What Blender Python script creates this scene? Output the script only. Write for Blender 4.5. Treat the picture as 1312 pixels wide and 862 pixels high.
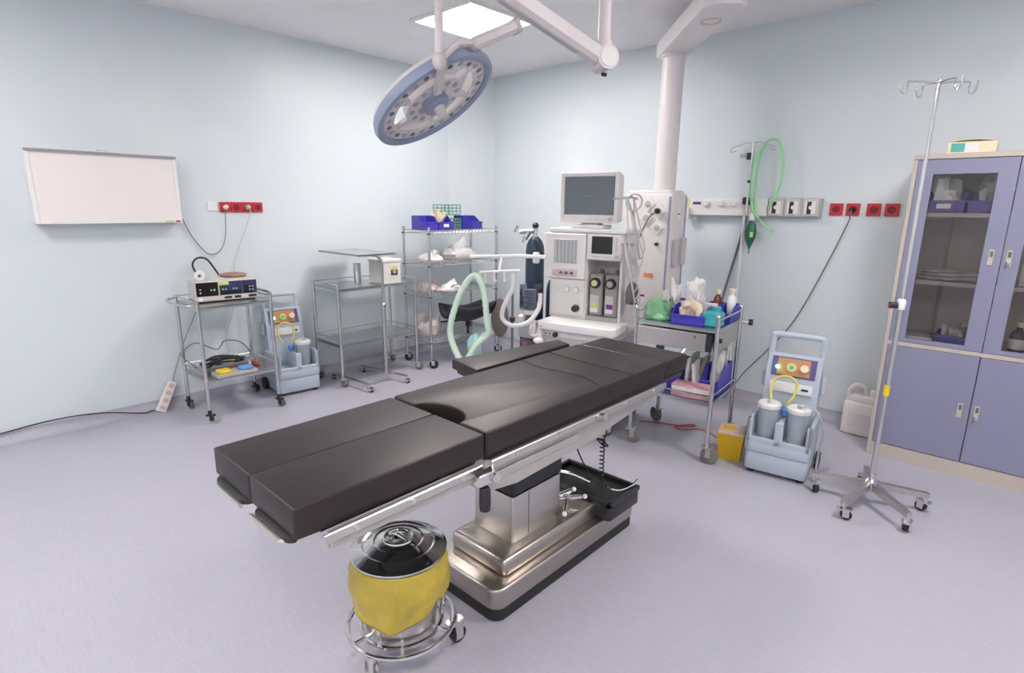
import bpy, math, random
from mathutils import Vector, Matrix, noise
from math import sin, cos, pi, radians as R

for o in list(bpy.data.objects): bpy.data.objects.remove(o)
S = bpy.context.scene
COL = S.collection

# ------------------------------------------------------------------ camera
YAW, PITCH, ROLL, FPX = .748949, .2292967, .010719, 716.538
fw = Vector((-sin(YAW)*cos(PITCH), cos(YAW)*cos(PITCH), -sin(PITCH)))
r0 = Vector((cos(YAW), sin(YAW), 0)); u0 = r0.cross(fw)
rt = r0*cos(ROLL) + u0*sin(ROLL); up = u0*cos(ROLL) - r0*sin(ROLL)
cd = bpy.data.cameras.new('camera'); cam = bpy.data.objects.new('camera', cd); COL.objects.link(cam)
cam.matrix_world = Matrix(((rt.x, up.x, -fw.x, 0), (rt.y, up.y, -fw.y, 0), (rt.z, up.z, -fw.z, 1.5), (0, 0, 0, 1)))
cd.sensor_fit = 'HORIZONTAL'; cd.sensor_width = 36; cd.lens = FPX/1312*36; cd.clip_start = .02
S.camera = cam

# ------------------------------------------------------------------ world, exposure (the room's light is its ceiling panels, below)
w = bpy.data.worlds.new('world'); S.world = w; w.use_nodes = True
w.node_tree.nodes['Background'].inputs[0].default_value = (.8, .85, .9, 1)
w.node_tree.nodes['Background'].inputs[1].default_value = .3
S.view_settings.view_transform = 'Standard'; S.view_settings.look = 'None'
S.view_settings.gamma = 1; S.view_settings.use_curve_mapping = False
S.view_settings.exposure = 1.48
PANEL_POWER = 13.0
PANELS = [(-3.22, 3.02), (-3.22, -.45), (.25, 2.55), (.25, -.45), (-1.5, -1.0)]   # ceiling light panels

# room
XL, XR, YB, YF, ZC = -4.595, 1.75, 4.435, -1.75, 2.785

# ------------------------------------------------------------------ materials
MATS = {}
def nd(t, k, **kw):
    n = t.nodes.new(k)
    for a, b in kw.items(): setattr(n, a, b)
    return n
def mat(name, col, rough=.5, metal=0, var=0, scale=20, bump=0, bscale=80, alpha=1, trans=0, emit=0, spec=.5, stretch=None, sheen=0, aniso=0, ecol=None):
    if name in MATS: return MATS[name]
    m = bpy.data.materials.new(name); m.use_nodes = True; t = m.node_tree; b = t.nodes['Principled BSDF']
    b.inputs['Roughness'].default_value = rough; b.inputs['Metallic'].default_value = metal
    b.inputs['Specular IOR Level'].default_value = spec
    b.inputs['Base Color'].default_value = (*col, 1)
    if alpha < 1: b.inputs['Alpha'].default_value = alpha
    if trans: b.inputs['Transmission Weight'].default_value = trans
    if emit:
        b.inputs['Emission Color'].default_value = (*(ecol or col), 1); b.inputs['Emission Strength'].default_value = emit
    tc = nd(t, 'ShaderNodeTexCoord'); mp = nd(t, 'ShaderNodeMapping'); t.links.new(tc.outputs['Object'], mp.inputs[0])
    if stretch: mp.inputs['Scale'].default_value = stretch
    if var:
        n = nd(t, 'ShaderNodeTexNoise'); n.inputs['Scale'].default_value = scale; n.inputs['Detail'].default_value = 4
        t.links.new(mp.outputs[0], n.inputs['Vector'])
        rp = nd(t, 'ShaderNodeValToRGB'); e = rp.color_ramp.elements
        e[0].position = .3; e[1].position = .7
        e[0].color = (*[max(0, c*(1-var)) for c in col], 1); e[1].color = (*[min(1, c*(1+var)) for c in col], 1)
        t.links.new(n.outputs['Fac'], rp.inputs[0]); t.links.new(rp.outputs[0], b.inputs['Base Color'])
    if bump:
        n2 = nd(t, 'ShaderNodeTexNoise'); n2.inputs['Scale'].default_value = bscale; n2.inputs['Detail'].default_value = 5
        t.links.new(mp.outputs[0], n2.inputs['Vector'])
        bp = nd(t, 'ShaderNodeBump'); bp.inputs['Strength'].default_value = bump; bp.inputs['Distance'].default_value = .01
        t.links.new(n2.outputs['Fac'], bp.inputs['Height']); t.links.new(bp.outputs[0], b.inputs['Normal'])
    MATS[name] = m
    return m
def glassmat(name, tint, fac=.08, gloss=.05):
    m = bpy.data.materials.new(name); m.use_nodes = True; t = m.node_tree; t.nodes.clear()
    o = nd(t, 'ShaderNodeOutputMaterial'); mx = nd(t, 'ShaderNodeMixShader'); tr = nd(t, 'ShaderNodeBsdfTransparent'); gl = nd(t, 'ShaderNodeBsdfGlossy')
    fr = nd(t, 'ShaderNodeFresnel'); fr.inputs[0].default_value = 1.45
    tr.inputs[0].default_value = (*tint, 1); gl.inputs['Roughness'].default_value = gloss
    t.links.new(fr.outputs[0], mx.inputs[0]); t.links.new(tr.outputs[0], mx.inputs[1]); t.links.new(gl.outputs[0], mx.inputs[2]); t.links.new(mx.outputs[0], o.inputs[0])
    MATS[name] = m
    return m
def wallmat():
    m = bpy.data.materials.new('wall_paint'); m.use_nodes = True; t = m.node_tree; b = t.nodes['Principled BSDF']
    b.inputs['Roughness'].default_value = .42; b.inputs['Specular IOR Level'].default_value = .4
    tc = nd(t, 'ShaderNodeTexCoord')
    n = nd(t, 'ShaderNodeTexNoise'); n.inputs['Scale'].default_value = 1.3; n.inputs['Detail'].default_value = 3; t.links.new(tc.outputs['Object'], n.inputs['Vector'])
    rp = nd(t, 'ShaderNodeValToRGB'); e = rp.color_ramp.elements
    e[0].position = .55; e[1].position = .72; e[0].color = (.668, .724, .758, 1); e[1].color = (.715, .755, .778, 1)
    t.links.new(n.outputs['Fac'], rp.inputs[0]); t.links.new(rp.outputs[0], b.inputs['Base Color'])
    n2 = nd(t, 'ShaderNodeTexNoise'); n2.inputs['Scale'].default_value = 60; t.links.new(tc.outputs['Object'], n2.inputs['Vector'])
    bp = nd(t, 'ShaderNodeBump'); bp.inputs['Strength'].default_value = .04; t.links.new(n2.outputs['Fac'], bp.inputs['Height']); t.links.new(bp.outputs[0], b.inputs['Normal'])
    return m
def floormat():
    m = bpy.data.materials.new('vinyl_floor'); m.use_nodes = True; t = m.node_tree; b = t.nodes['Principled BSDF']
    b.inputs['Roughness'].default_value = .38; b.inputs['Specular IOR Level'].default_value = .35
    tc = nd(t, 'ShaderNodeTexCoord'); mp = nd(t, 'ShaderNodeMapping'); mp.inputs['Scale'].default_value = (9, 60, 9); mp.inputs['Rotation'].default_value = (0, 0, R(6))
    t.links.new(tc.outputs['Object'], mp.inputs[0])
    n = nd(t, 'ShaderNodeTexNoise'); n.inputs['Scale'].default_value = 1.6; n.inputs['Detail'].default_value = 6; n.inputs['Roughness'].default_value = .7; t.links.new(mp.outputs[0], n.inputs['Vector'])
    rp = nd(t, 'ShaderNodeValToRGB'); e = rp.color_ramp.elements
    e[0].position = .32; e[1].position = .68; e[0].color = (.42, .41, .49, 1); e[1].color = (.475, .465, .54, 1)
    t.links.new(n.outputs['Fac'], rp.inputs[0])
    n3 = nd(t, 'ShaderNodeTexNoise'); n3.inputs['Scale'].default_value = 1.1; t.links.new(tc.outputs['Object'], n3.inputs['Vector'])
    mx = nd(t, 'ShaderNodeMix', data_type='RGBA', blend_type='MULTIPLY'); mx.inputs[0].default_value = .12
    t.links.new(rp.outputs[0], mx.inputs[6]); t.links.new(n3.outputs['Fac'], mx.inputs[7]); t.links.new(mx.outputs[2], b.inputs['Base Color'])
    return m
WALL, FLOOR = wallmat(), floormat()
CEIL = mat('ceiling_paint', (.86, .84, .85), .7, var=.02, scale=3)
STEEL = mat('brushed_steel', (.60, .57, .54), .32, 1, var=.06, scale=8, stretch=(1, 1, 30))
STEELD = mat('base_steel', (.50, .45, .41), .30, 1, var=.08, scale=6, stretch=(2, 2, 40))
CHROME = mat('polished_chrome', (.72, .71, .70), .12, 1)
TUBE = mat('steel_tube', (.62, .61, .60), .25, 1)
TRAY = mat('steel_sheet', (.62, .64, .65), .28, 1, var=.05, scale=4)
FRAME = mat('satin_frame', (.56, .53, .49), .42, .55, var=.04, scale=6)
ALU = mat('rail_aluminium', (.70, .67, .63), .35, 1)
BLACK = mat('black_rubber', (.018, .018, .02), .55)
BLACKP = mat('black_plastic', (.022, .022, .024), .4)
CUSH = mat('black_vinyl', (.012, .009, .009), .45, var=.12, scale=5, bump=.06, bscale=9, spec=.7); CUSH.node_tree.nodes['Principled BSDF'].inputs['Specular Tint'].default_value = (1, .86, .86, 1)
CUSHD = mat('pad_piping', (.03, .027, .027), .5)
WHITE = mat('white_enamel', (.80, .79, .78), .35)
WARM = mat('cream_plastic', (.74, .70, .69), .4, var=.02)
GREYP = mat('grey_plastic', (.50, .49, .49), .45)
GREYD = mat('dark_grey_plastic', (.12, .12, .125), .45)
MIDGREY = mat('machine_grey', (.40, .40, .40), .5)
PENDP = mat('pendant_paint', (.76, .71, .71), .35)
LAMPB = mat('lamp_blue_rim', (.29, .335, .47), .4)
LAMPW = mat('lamp_white', (.72, .66, .66), .4)
RED = mat('red_plastic', (.55, .025, .035), .4)
REDD = mat('dark_red_plastic', (.22, .01, .015), .5)
BLUE = mat('blue_bin_plastic', (.055, .045, .42), .38, var=.06, scale=9)
PURP = mat('purple_bin_plastic', (.075, .05, .33), .38, var=.06, scale=9)
LBLUE = mat('pale_blue_plastic', (.47, .525, .61), .42, var=.03, scale=6)
CABB = mat('cabinet_blue_enamel', (.245, .245, .36), .42, var=.03, scale=3)
CABE = mat('cabinet_beige_enamel', (.52, .46, .41), .45, var=.03, scale=3)
CABI = mat('cabinet_inside_enamel', (.60, .54, .50), .55)
YEL = mat('yellow_plastic', (.70, .42, .008), .4, var=.05, scale=6)
BAG = mat('yellow_film', (.54, .40, .055), .30, var=.12, scale=9, bump=.8, bscale=11, alpha=.93)
GREEN = mat('pale_green_corrugated', (.58, .73, .61), .4)
GREENT = mat('green_tubing', (.36, .80, .40), .35, alpha=.85)
GREENPK = mat('green_packet', (.26, .55, .30), .4, var=.25, scale=14)
GREENB = mat('green_basket', (.16, .36, .28), .45)
DGREEN = mat('dark_green_bag', (.012, .14, .07), .35)
TEAL = mat('teal_packet', (.05, .38, .42), .45, var=.15, scale=12)
PINK = mat('pink_carton', (.68, .36, .42), .5, var=.12, scale=25)
CREAM = mat('cream_carton', (.80, .72, .50), .55)
CYANC = mat('turquoise_print', (.10, .42, .40), .5)
PAPER = mat('white_paper', (.80, .79, .78), .6)
FILM = mat('clear_film', (.80, .79, .79), .22, alpha=.62, var=.12, scale=18, bump=.5, bscale=12)
FILMW = mat('white_film', (.82, .80, .78), .35, var=.12, scale=15, bump=.5, bscale=12)
FILMG = mat('grey_packets', (.42, .40, .36), .45, var=.3, scale=14)
NAVY = mat('navy_cylinder', (.022, .045, .085), .35, var=.05)
JERRY = mat('milky_plastic', (.72, .67, .66), .45)
JAR = mat('jar_plastic', (.52, .56, .63), .2, alpha=.55); GLASS = glassmat('cabinet_glass', (.93, .92, .92)); ACR = glassmat('acrylic', (.82, .83, .88))
SCREEN = mat('monitor_screen', (.15, .17, .19), .25, var=.08, scale=3)
SCREENB = mat('black_screen', (.012, .013, .013), .15)
FILMSCR = mat('viewbox_acrylic', (.84, .77, .76), .35, var=.015, scale=3)
CORD = mat('grey_cord', (.16, .17, .19), .5); CORDL = mat('light_grey_cord', (.50, .49, .48), .5)
BLUEC = mat('blue_plastic', (.12, .30, .70), .4); PURPLE = mat('purple_mark', (.16, .03, .26), .5); ORANGE = mat('orange_mark', (.80, .28, .08), .5)
YELP = mat('yellow_pedal', (.80, .58, .01), .4); YTUBE = mat('yellow_tubing', (.72, .60, .12), .35)
BROWN = mat('brown_glass', (.16, .035, .02), .2); COPPER = mat('copper_brown_pad', (.34, .17, .13), .5); LED = mat('green_led', (.1, .9, .35), .4, emit=4)
SALMON = mat('salmon_plastic', (.66, .50, .47), .45); PANELG = mat('purple_panel_print', (.10, .07, .24), .4); PANELO = mat('orange_panel_print', (.52, .24, .10), .4)
LIME = mat('lime_print', (.60, .66, .24), .4); REDC = mat('red_cord', (.50, .08, .09), .5); SODA = mat('pink_granules', (.48, .26, .30), .7, var=.2, scale=60)
MASK = mat('aqua_mask', (.42, .68, .68), .3, alpha=.85); NAVYPR = mat('navy_print', (.03, .035, .11), .4); REDPR = mat('red_print', (.6, .03, .02), .5)
SKIN = mat('portrait_print', (.62, .34, .24), .5); ROSE = mat('rose_trim', (.62, .48, .52), .5); SLATE = mat('slate_trim', (.36, .36, .38), .4, .5)
OVAL = mat('grey_pad_vinyl', (.13, .12, .115), .5); GLOW = mat('panel_diffuser', (1, 1, 1), .5, emit=PANEL_POWER*1.2, ecol=(1, .945, .90)); GLOW2 = mat('panel_diffuser_dimmer', (1, 1, 1), .5, emit=PANEL_POWER*.9, ecol=(1, .945, .90))

# ------------------------------------------------------------------ mesh helpers
def catmull(P, n=8, closed=False):
    P = [Vector(p) for p in P]; out = []; N = len(P)
    for i in range(N if closed else N-1):
        a = P[(i-1) % N] if (closed or i > 0) else P[0]*2-P[1]
        b = P[i]; c = P[(i+1) % N]; d = P[(i+2) % N] if (closed or i+2 < N) else P[-1]*2-P[-2]
        for k in range(n):
            t = k/n
            out.append(.5*((2*b)+(c-a)*t+(2*a-5*b+4*c-d)*t*t+(3*b-a-3*c+d)*t**3))
    if not closed: out.append(P[-1])
    return out
class MB:
    def __init__(s): s.v = []; s.f = []
    def add(s, vs, fs):
        o = len(s.v); s.v += [Vector(v) for v in vs]; s.f += [tuple(i+o for i in f) for f in fs]; return s
    def xf(s, M, start=0):
        for i in range(start, len(s.v)): s.v[i] = M @ s.v[i]
        return s
    def box(s, c, d, b=0, rz=0, rx=0, ry=0):
        n0 = len(s.v); h = [x/2 for x in d]
        if b <= 0:
            vs = [(sx*h[0], sy*h[1], sz*h[2]) for sx in (-1, 1) for sy in (-1, 1) for sz in (-1, 1)]
            s.add(vs, [(0, 1, 3, 2), (4, 6, 7, 5), (0, 4, 5, 1), (2, 3, 7, 6), (0, 2, 6, 4), (1, 5, 7, 3)])
        else:
            b = min(b, min(h)*.95); idx = {}; vs = []
            for sg in [(a, e, g) for a in (-1, 1) for e in (-1, 1) for g in (-1, 1)]:
                for ax in range(3):
                    idx[sg, ax] = len(vs); vs.append([sg[k]*(h[k]-(0 if k == ax else b)) for k in range(3)])
            fs = []
            for ax in range(3):
                i, j = (ax+1) % 3, (ax+2) % 3
                for sg in (-1, 1):
                    def mk(a, e):
                        q = [0, 0, 0]; q[ax] = sg; q[i] = a; q[j] = e; return tuple(q)
                    q = [idx[mk(*k), ax] for k in ((-1, -1), (1, -1), (1, 1), (-1, 1))]
                    fs.append(q if sg > 0 else q[::-1])
                for a in (-1, 1):
                    for e in (-1, 1):
                        def mk2(g):
                            q = [0, 0, 0]; q[ax] = g; q[i] = a; q[j] = e; return tuple(q)
                        q = [idx[mk2(-1), i], idx[mk2(1), i], idx[mk2(1), j], idx[mk2(-1), j]]
                        fs.append(q if a*e < 0 else q[::-1])
            for sg in [(a, e, g) for a in (-1, 1) for e in (-1, 1) for g in (-1, 1)]:
                q = [idx[sg, 0], idx[sg, 1], idx[sg, 2]]
                fs.append(q if sg[0]*sg[1]*sg[2] > 0 else q[::-1])
            s.add(vs, fs)
        M = Matrix.Translation(c) @ Matrix.Rotation(rz, 4, 'Z') @ Matrix.Rotation(ry, 4, 'Y') @ Matrix.Rotation(rx, 4, 'X')
        return s.xf(M, n0)
    def bb(s, x0, x1, y0, y1, z0, z1, b=0):
        return s.box(((x0+x1)/2, (y0+y1)/2, (z0+z1)/2), (abs(x1-x0), abs(y1-y0), abs(z1-z0)), b)
    def tube(s, P, r, seg=8, closed=False, rib=0, cap=True):
        P = [Vector(p) for p in P]; N = len(P); rings = []
        t0 = (P[1]-P[0]).normalized(); a = Vector((0, 0, 1)) if abs(t0.z) < .9 else Vector((1, 0, 0)); n = t0.cross(a).normalized()
        base = len(s.v); vs = []
        for i in range(N):
            if closed: t = (P[(i+1) % N]-P[i-1])
            else: t = P[min(i+1, N-1)]-P[max(i-1, 0)]
            t.normalize(); n = (n-t*n.dot(t)); n.normalize(); b = t.cross(n)
            rr = r[i] if isinstance(r, (list, tuple)) else r
            if rib and i % 2: rr *= (1-rib)
            for k in range(seg):
                q = 2*pi*k/seg; vs.append(P[i]+(n*cos(q)+b*sin(q))*rr)
        fs = []
        for i in range(N if closed else N-1):
            j = (i+1) % N
            for k in range(seg):
                l = (k+1) % seg; fs.append((i*seg+k, i*seg+l, j*seg+l, j*seg+k))
        if cap and not closed:
            fs.append(tuple(range(seg))[::-1]); fs.append(tuple((N-1)*seg+k for k in range(seg)))
        return s.add(vs, fs)
    def cyl(s, p0, p1, r, seg=16, r1=None): return s.tube([p0, p1], [r, r if r1 is None else r1], seg)
    def lathe(s, prof, seg=24, c=(0, 0, 0), M=None):
        n0 = len(s.v); vs = []; fs = []; n = len(prof)
        for r, z in prof:
            for k in range(seg):
                q = 2*pi*k/seg; vs.append((r*cos(q), r*sin(q), z))
        for i in range(n-1):
            for k in range(seg):
                l = (k+1) % seg; fs.append((i*seg+k, i*seg+l, (i+1)*seg+l, (i+1)*seg+k))
        fs.append(tuple(range(seg))[::-1]); fs.append(tuple((n-1)*seg+k for k in range(seg)))
        s.add(vs, fs)
        return s.xf(Matrix.Translation(c) @ (M or Matrix()), n0)
    def torus(s, c, R_, r, seg=40, ms=8, M=None):
        n0 = len(s.v); s.tube([(R_*cos(2*pi*k/seg), R_*sin(2*pi*k/seg), 0) for k in range(seg)], r, ms, True)
        return s.xf(Matrix.Translation(c) @ (M or Matrix()), n0)
    def slab(s, poly, z0, z1, r=0, n=3):
        """outline polygon (counter-clockwise) between two heights with rounded rims"""
        N = len(poly); P = [Vector((p[0], p[1])) for p in poly]; nr = []
        for i in range(N):
            e1 = (P[i]-P[i-1]).normalized(); e2 = (P[(i+1) % N]-P[i]).normalized()
            m1 = Vector((e1.y, -e1.x)); m2 = Vector((e2.y, -e2.x)); m = (m1+m2)
            m = m/max(.3, m.length_squared)*2 if m.length > 1e-6 else m1
            nr.append(m)
        lev = []
        if r > 0:
            for k in range(n+1): q = pi/2*k/n; lev.append((z0+r*(1-sin(q)) if False else z0+r-r*cos(q), r*(1-sin(q))))
            for k in range(n+1): q = pi/2*k/n; lev.append((z1-r+r*sin(q), r*(1-cos(q))))
        else: lev = [(z0, 0), (z1, 0)]
        vs = []; fs = []
        for z, off in lev:
            for i in range(N): p = P[i]-nr[i]*off; vs.append((p.x, p.y, z))
        for j in range(len(lev)-1):
            for i in range(N):
                l = (i+1) % N; fs.append((j*N+i, j*N+l, (j+1)*N+l, (j+1)*N+i))
        fs.append(tuple(range(N))[::-1]); fs.append(tuple((len(lev)-1)*N+i for i in range(N)))
        return s.add(vs, fs)
    def sphere(s, c, r, sc=(1, 1, 1), seg=12, rings=8):
        return s.lathe([(max(1e-4, r*sin(pi*i/rings)), -r*cos(pi*i/rings)) for i in range(rings+1)], seg, c, Matrix.Diagonal((*sc, 1)))
    def crumple(s, c, d, seed=0, amp=.35, n=11, flat=True, f=2.2):
        """irregular soft lump with a flat underside"""
        vs = []; fs = []; sg = 2*n
        for i in range(n+1):
            th = pi*i/n
            for k in range(sg):
                q = 2*pi*k/sg; v = Vector((sin(th)*cos(q), sin(th)*sin(q), cos(th)))
                k_ = 1+amp*noise.noise(v*f+Vector((seed*7.3, seed*3.1, 0)))+amp*.55*noise.noise(v*f*2.7+Vector((0, seed*5.7, 2)))
                p = v*k_
                if flat: p.z = max(p.z, -.55)
                vs.append((c[0]+p.x*d[0]/2, c[1]+p.y*d[1]/2, c[2]+(p.z+.55)*d[2]/1.55))
        for i in range(n):
            for k in range(sg):
                l = (k+1) % sg; fs.append((i*sg+k, (i+1)*sg+k, (i+1)*sg+l, i*sg+l))
        return s.add(vs, fs)
    def pouch(s, w, h, t, M, seed=0, nu=6, nv=8, wr=.25):
        """puffed flat pouch with welded rim and wrinkles, standing in its local xz plane"""
        vs = []; fs = []
        for sd in (1, -1):
            for j in range(nv+1):
                for i in range(nu+1):
                    a, b = 2*i/nu-1, 2*j/nv-1
                    k = (1-a**4)*(1-b**4); wv = noise.noise(Vector((a*2.3+seed*3.7, b*2.3, seed*1.9)))
                    bend = t*1.6*noise.noise(Vector((a*.9+seed, b*.9, seed*.7)))
                    vs.append(M @ Vector((a*w/2*(1+.08*wv), bend+sd*t/2*k*(1+wr*2*wv), (b+1)*h/2+.06*h*noise.noise(Vector((a*1.5, b, seed*2.2))))))
        n = (nu+1)*(nv+1)
        for j in range(nv):
            for i in range(nu):
                q = (j*(nu+1)+i, j*(nu+1)+i+1, (j+1)*(nu+1)+i+1, (j+1)*(nu+1)+i)
                fs.append(q); fs.append(tuple(n+x for x in q)[::-1])
        return s.add(vs, fs)
    def heap(s, d, seed=0, n=7, lay=.6, t=.022, size=(.5, .75)):
        """loose heap of pouches inside a footprint d (x, y, z)"""
        rd = random.Random(seed)
        for k in range(n):
            w, h = d[0]*rd.uniform(*size)*1.0, d[2]*rd.uniform(.8, 1.15)
            tx, ry, rz = rd.uniform(-lay, lay), rd.uniform(-lay, lay)*.8, rd.uniform(0, 2*pi)
            c = Vector((rd.uniform(-.25, .25)*d[0], rd.uniform(-.25, .25)*d[1], rd.uniform(0, .06)*d[2]))
            n0 = len(s.v)
            s.pouch(w, h*cos(min(1.2, abs(tx))), t*rd.uniform(.6, 1.3), Matrix.Translation(c) @ Matrix.Rotation(rz, 4, 'Z') @ Matrix.Rotation(tx, 4, 'X') @ Matrix.Rotation(ry, 4, 'Y'), seed*11+k)
            lim = (.5*d[0], .5*d[1])
            for i in range(n0, len(s.v)):
                v = s.v[i]; v.z = v.z if v.z > .004 else .004*math.exp((v.z-.004)/.02)
                v.x = lim[0]*math.tanh(v.x/lim[0]); v.y = lim[1]*math.tanh(v.y/lim[1])
        return s
    def build(s, name, m, parent=None, smooth=35):
        org = Vector((0, 0, 0))
        me = bpy.data.meshes.new(name); me.from_pydata([tuple(v) for v in s.v], [], s.f); me.update()
        if smooth:
            me.shade_smooth(); me.set_sharp_from_angle(angle=R(smooth))
        me.materials.append(m)
        o = bpy.data.objects.new(name, me); COL.objects.link(o)
        if parent: o.parent = parent
        return o
def rrect(x0, x1, y0, y1, r, n=5):
    out = []
    for cx, cy, a in ((x1-r, y0+r, -90), (x1-r, y1-r, 0), (x0+r, y1-r, 90), (x0+r, y0+r, 180)):
        for k in range(n+1): q = R(a+90*k/n); out.append((cx+r*cos(q), cy+r*sin(q)))
    return out
def thing(name, label, cat, loc=(0, 0, 0), rz=0, group=None):
    o = bpy.data.objects.new(name, None); COL.objects.link(o); o.location = loc; o.rotation_euler = (0, 0, rz); o.empty_display_size = .1
    return tag(o, label, cat, group)
def tag(o, label, cat, group=None):
    o['label'] = label; o['category'] = cat
    if group: o['group'] = group
    return o
def solo(name, mb, m, label, cat, loc=(0, 0, 0), rz=0, group=None, smooth=35):
    o = mb.build(name, m, None, smooth); o.location = loc; o.rotation_euler = (0, 0, rz)
    return tag(o, label, cat, group)
def struct(name, mb, m, parent=None, smooth=35):
    o = mb.build(name, m, parent, smooth)
    if not parent: o['kind'] = 'structure'
    return o

# ------------------------------------------------------------------ room shell
struct('floor', MB().bb(XL-.1, XR+.1, YF-.1, YB+.1, -.1, 0), FLOOR)
struct('ceiling', MB().bb(XL-.1, XR+.1, YF-.1, YB+.1, ZC, ZC+.1), CEIL)
struct('wall_left', MB().bb(XL-.1, XL, YF-.1, YB+.1, 0, ZC), WALL)
struct('wall_back', MB().bb(XL, XR+.1, YB, YB+.1, 0, ZC), WALL)
struct('wall_right', MB().bb(XR, XR+.1, YF, YB, 0, ZC), WALL)
struct('wall_front', MB().bb(XL, XR, YF-.1, YF, 0, ZC), WALL)
struct('wall_corner', MB().slab([(XL, 3.947), (-4.403, YB), (XL, YB)], 0, ZC), WALL)     # boxed-in corner
def cove(name, p0, p1, nrm):
    """vinyl floor covering curved up the foot of a wall"""
    h = .07; vs = []; fs = []; n = 6; p0 = Vector(p0); p1 = Vector(p1); nr = Vector(nrm)
    prof = [(0, 0)]+[(h-h*sin(pi/2*k/n), h-h*cos(pi/2*k/n)) for k in range(n+1)][::-1]
    prof = [(0, 0.0005), (.004, h+.004), (0, h+.004)]
    pts = [(h*(1-sin(pi/2*k/n)), h*(1-cos(pi/2*k/n))) for k in range(n+1)]   # from (h,0) up to (0,h)
    ring = [(.0, .001)] + [(a+.004, b+.001) for a, b in pts] + [(0, h+.001)]
    for p in (p0, p1):
        for a, b in ring: q = p+nr*a; vs.append((q.x, q.y, b))
    m = len(ring)
    for i in range(m): j = (i+1) % m; fs.append((i, j, m+j, m+i))
    fs.append(tuple(range(m))[::-1]); fs.append(tuple(range(m, 2*m)))
    return struct(name, MB().add(vs, fs), FLOOR)
cove('baseboard_left', (XL, YF, 0), (XL, 3.95, 0), (1, 0, 0))
cd_ = (Vector((-4.403, YB, 0))-Vector((XL, 3.947, 0))).normalized()
cove('baseboard_corner', (XL, 3.947, 0), (-4.403, YB, 0), (cd_.y, -cd_.x, 0))
cove('baseboard_back', (-4.403, YB, 0), (XR, YB, 0), (0, -1, 0))
cove('baseboard_right', (XR, YF, 0), (XR, YB, 0), (-1, 0, 0))
cove('baseboard_front', (XL, YF, 0), (XR, YF, 0), (0, 1, 0))
PL = ['square flush ceiling light panel seen above the ring-shaped surgical lamp', 'square ceiling light panel above the left wall near the camera',
      'square ceiling light panel near the blue cabinet', 'square ceiling light panel nearest the camera on the right', 'square ceiling light panel behind the camera']
for i, (x, y) in enumerate(PANELS):
    t = thing('ceiling_light', PL[i], 'ceiling light', (x, y, ZC), 0, 'square ceiling light panels')
    m = MB()
    for a in (-1, 1):
        m.box((a*.305, 0, -.008), (.03, .64, .016)); m.box((0, a*.305, -.008), (.58, .03, .016))
    m.build('frame', SLATE if False else WHITE, t); MB().bb(-.29, .29, -.29, .29, -.010, -.001).build('diffuser', GLOW if i in (0, 2, 3) else GLOW2, t)

# ------------------------------------------------------------------ shared fittings
def caster(parent, x, y, top=.1, r=.045, w=.028, rz=0, fork=None, tyre=None, swivel=.02, name='caster'):
    """swivel caster whose stem ends at height top: part > wheel sub-part"""
    f = MB(); c, s_ = cos(rz), sin(rz); hx, hy = x+c*swivel, y+s_*swivel
    f.cyl((x, y, top-.025), (x, y, top+.012), .013, 10)
    n0 = len(f.v); f.slab(rrect(-.028, .038, -w*.75, w*.75, .012, 3), 0, .008); f.xf(Matrix.Translation((x, y, top-.03)) @ Matrix.Rotation(rz, 4, 'Z'), n0)
    for a in (-1, 1):
        n0 = len(f.v); f.box((swivel*.7, a*w*.68, (top-.03+r*.9)/2), (.03, .005, abs(top-.03-r*.9)+.012)); f.xf(Matrix.Translation((x, y, 0)) @ Matrix.Rotation(rz, 4, 'Z'), n0)
    cs = f.build(name, fork or STEEL, parent)
    wm = MB(); ax = Vector((-s_, c, 0)); C0 = Vector((hx, hy, r))
    P = [C0+ax*(w*k) for k in (-.5, -.38, .38, .5)]; wm.tube(P, [r*.82, r, r, r*.82], 18)
    wl = wm.build('wheel', tyre or BLACK, cs)
    MB().tube([C0-ax*w*.54, C0+ax*w*.54], r*.45, 12).build('hub', fork or STEEL, wl) if False else None
    return cs

# ------------------------------------------------------------------ operating table (origin under its middle)
T = thing('operating_table', 'black padded operating table on a stainless steel pedestal in mid room', 'operating table', (-1.43, 1.74, 0))
def arc(cx, cy, rx, ry, a0, a1, n): return [(cx+rx*cos(R(a0+(a1-a0)*k/n)), cy+ry*sin(R(a0+(a1-a0)*k/n))) for k in range(n+1)]
# pads
for s_ in (-1, 1):
    x0, x1 = (-.25, -.0015) if s_ < 0 else (.0015, .25)
    MB().slab(rrect(x0, x1, -1.22, -.592, .008, 3), .718, .80, .006, 3).build('leg_pad', CUSH, T)
seat = [(-.25+.012, -.585)] + [(-.128, -.585)] + arc(0, -.585, .122, .082, 180, 0, 16)[0:] + [(.128, -.585), (.25-.012, -.585)] \
       + arc(.238, -.573, .012, .012, -90, 0, 3)[1:] + [(.25, .573)] + [(-.25, .573)] + arc(-.238, -.573, .012, .012, 180, 270, 3)[:-1]
MB().slab(seat, .715, .802, .006, 3).build('back_pad', CUSH, T)
MB().slab(rrect(-.25, .25, .578, .81, .018, 3), .72, .80, .012, 3).build('head_pad', CUSH, T)
# stitched creases on the back pad
for pts in ([(-.25, .13, .803), (-.1, .10, .803), (.1, .12, .803), (.25, .06, .803)], [(-.25, .33, .803), (-.05, .31, .803), (.25, .30, .803)]):
    MB().tube(catmull(pts, 6), .0022, 5).build('pad_crease', CUSH, T)
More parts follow.
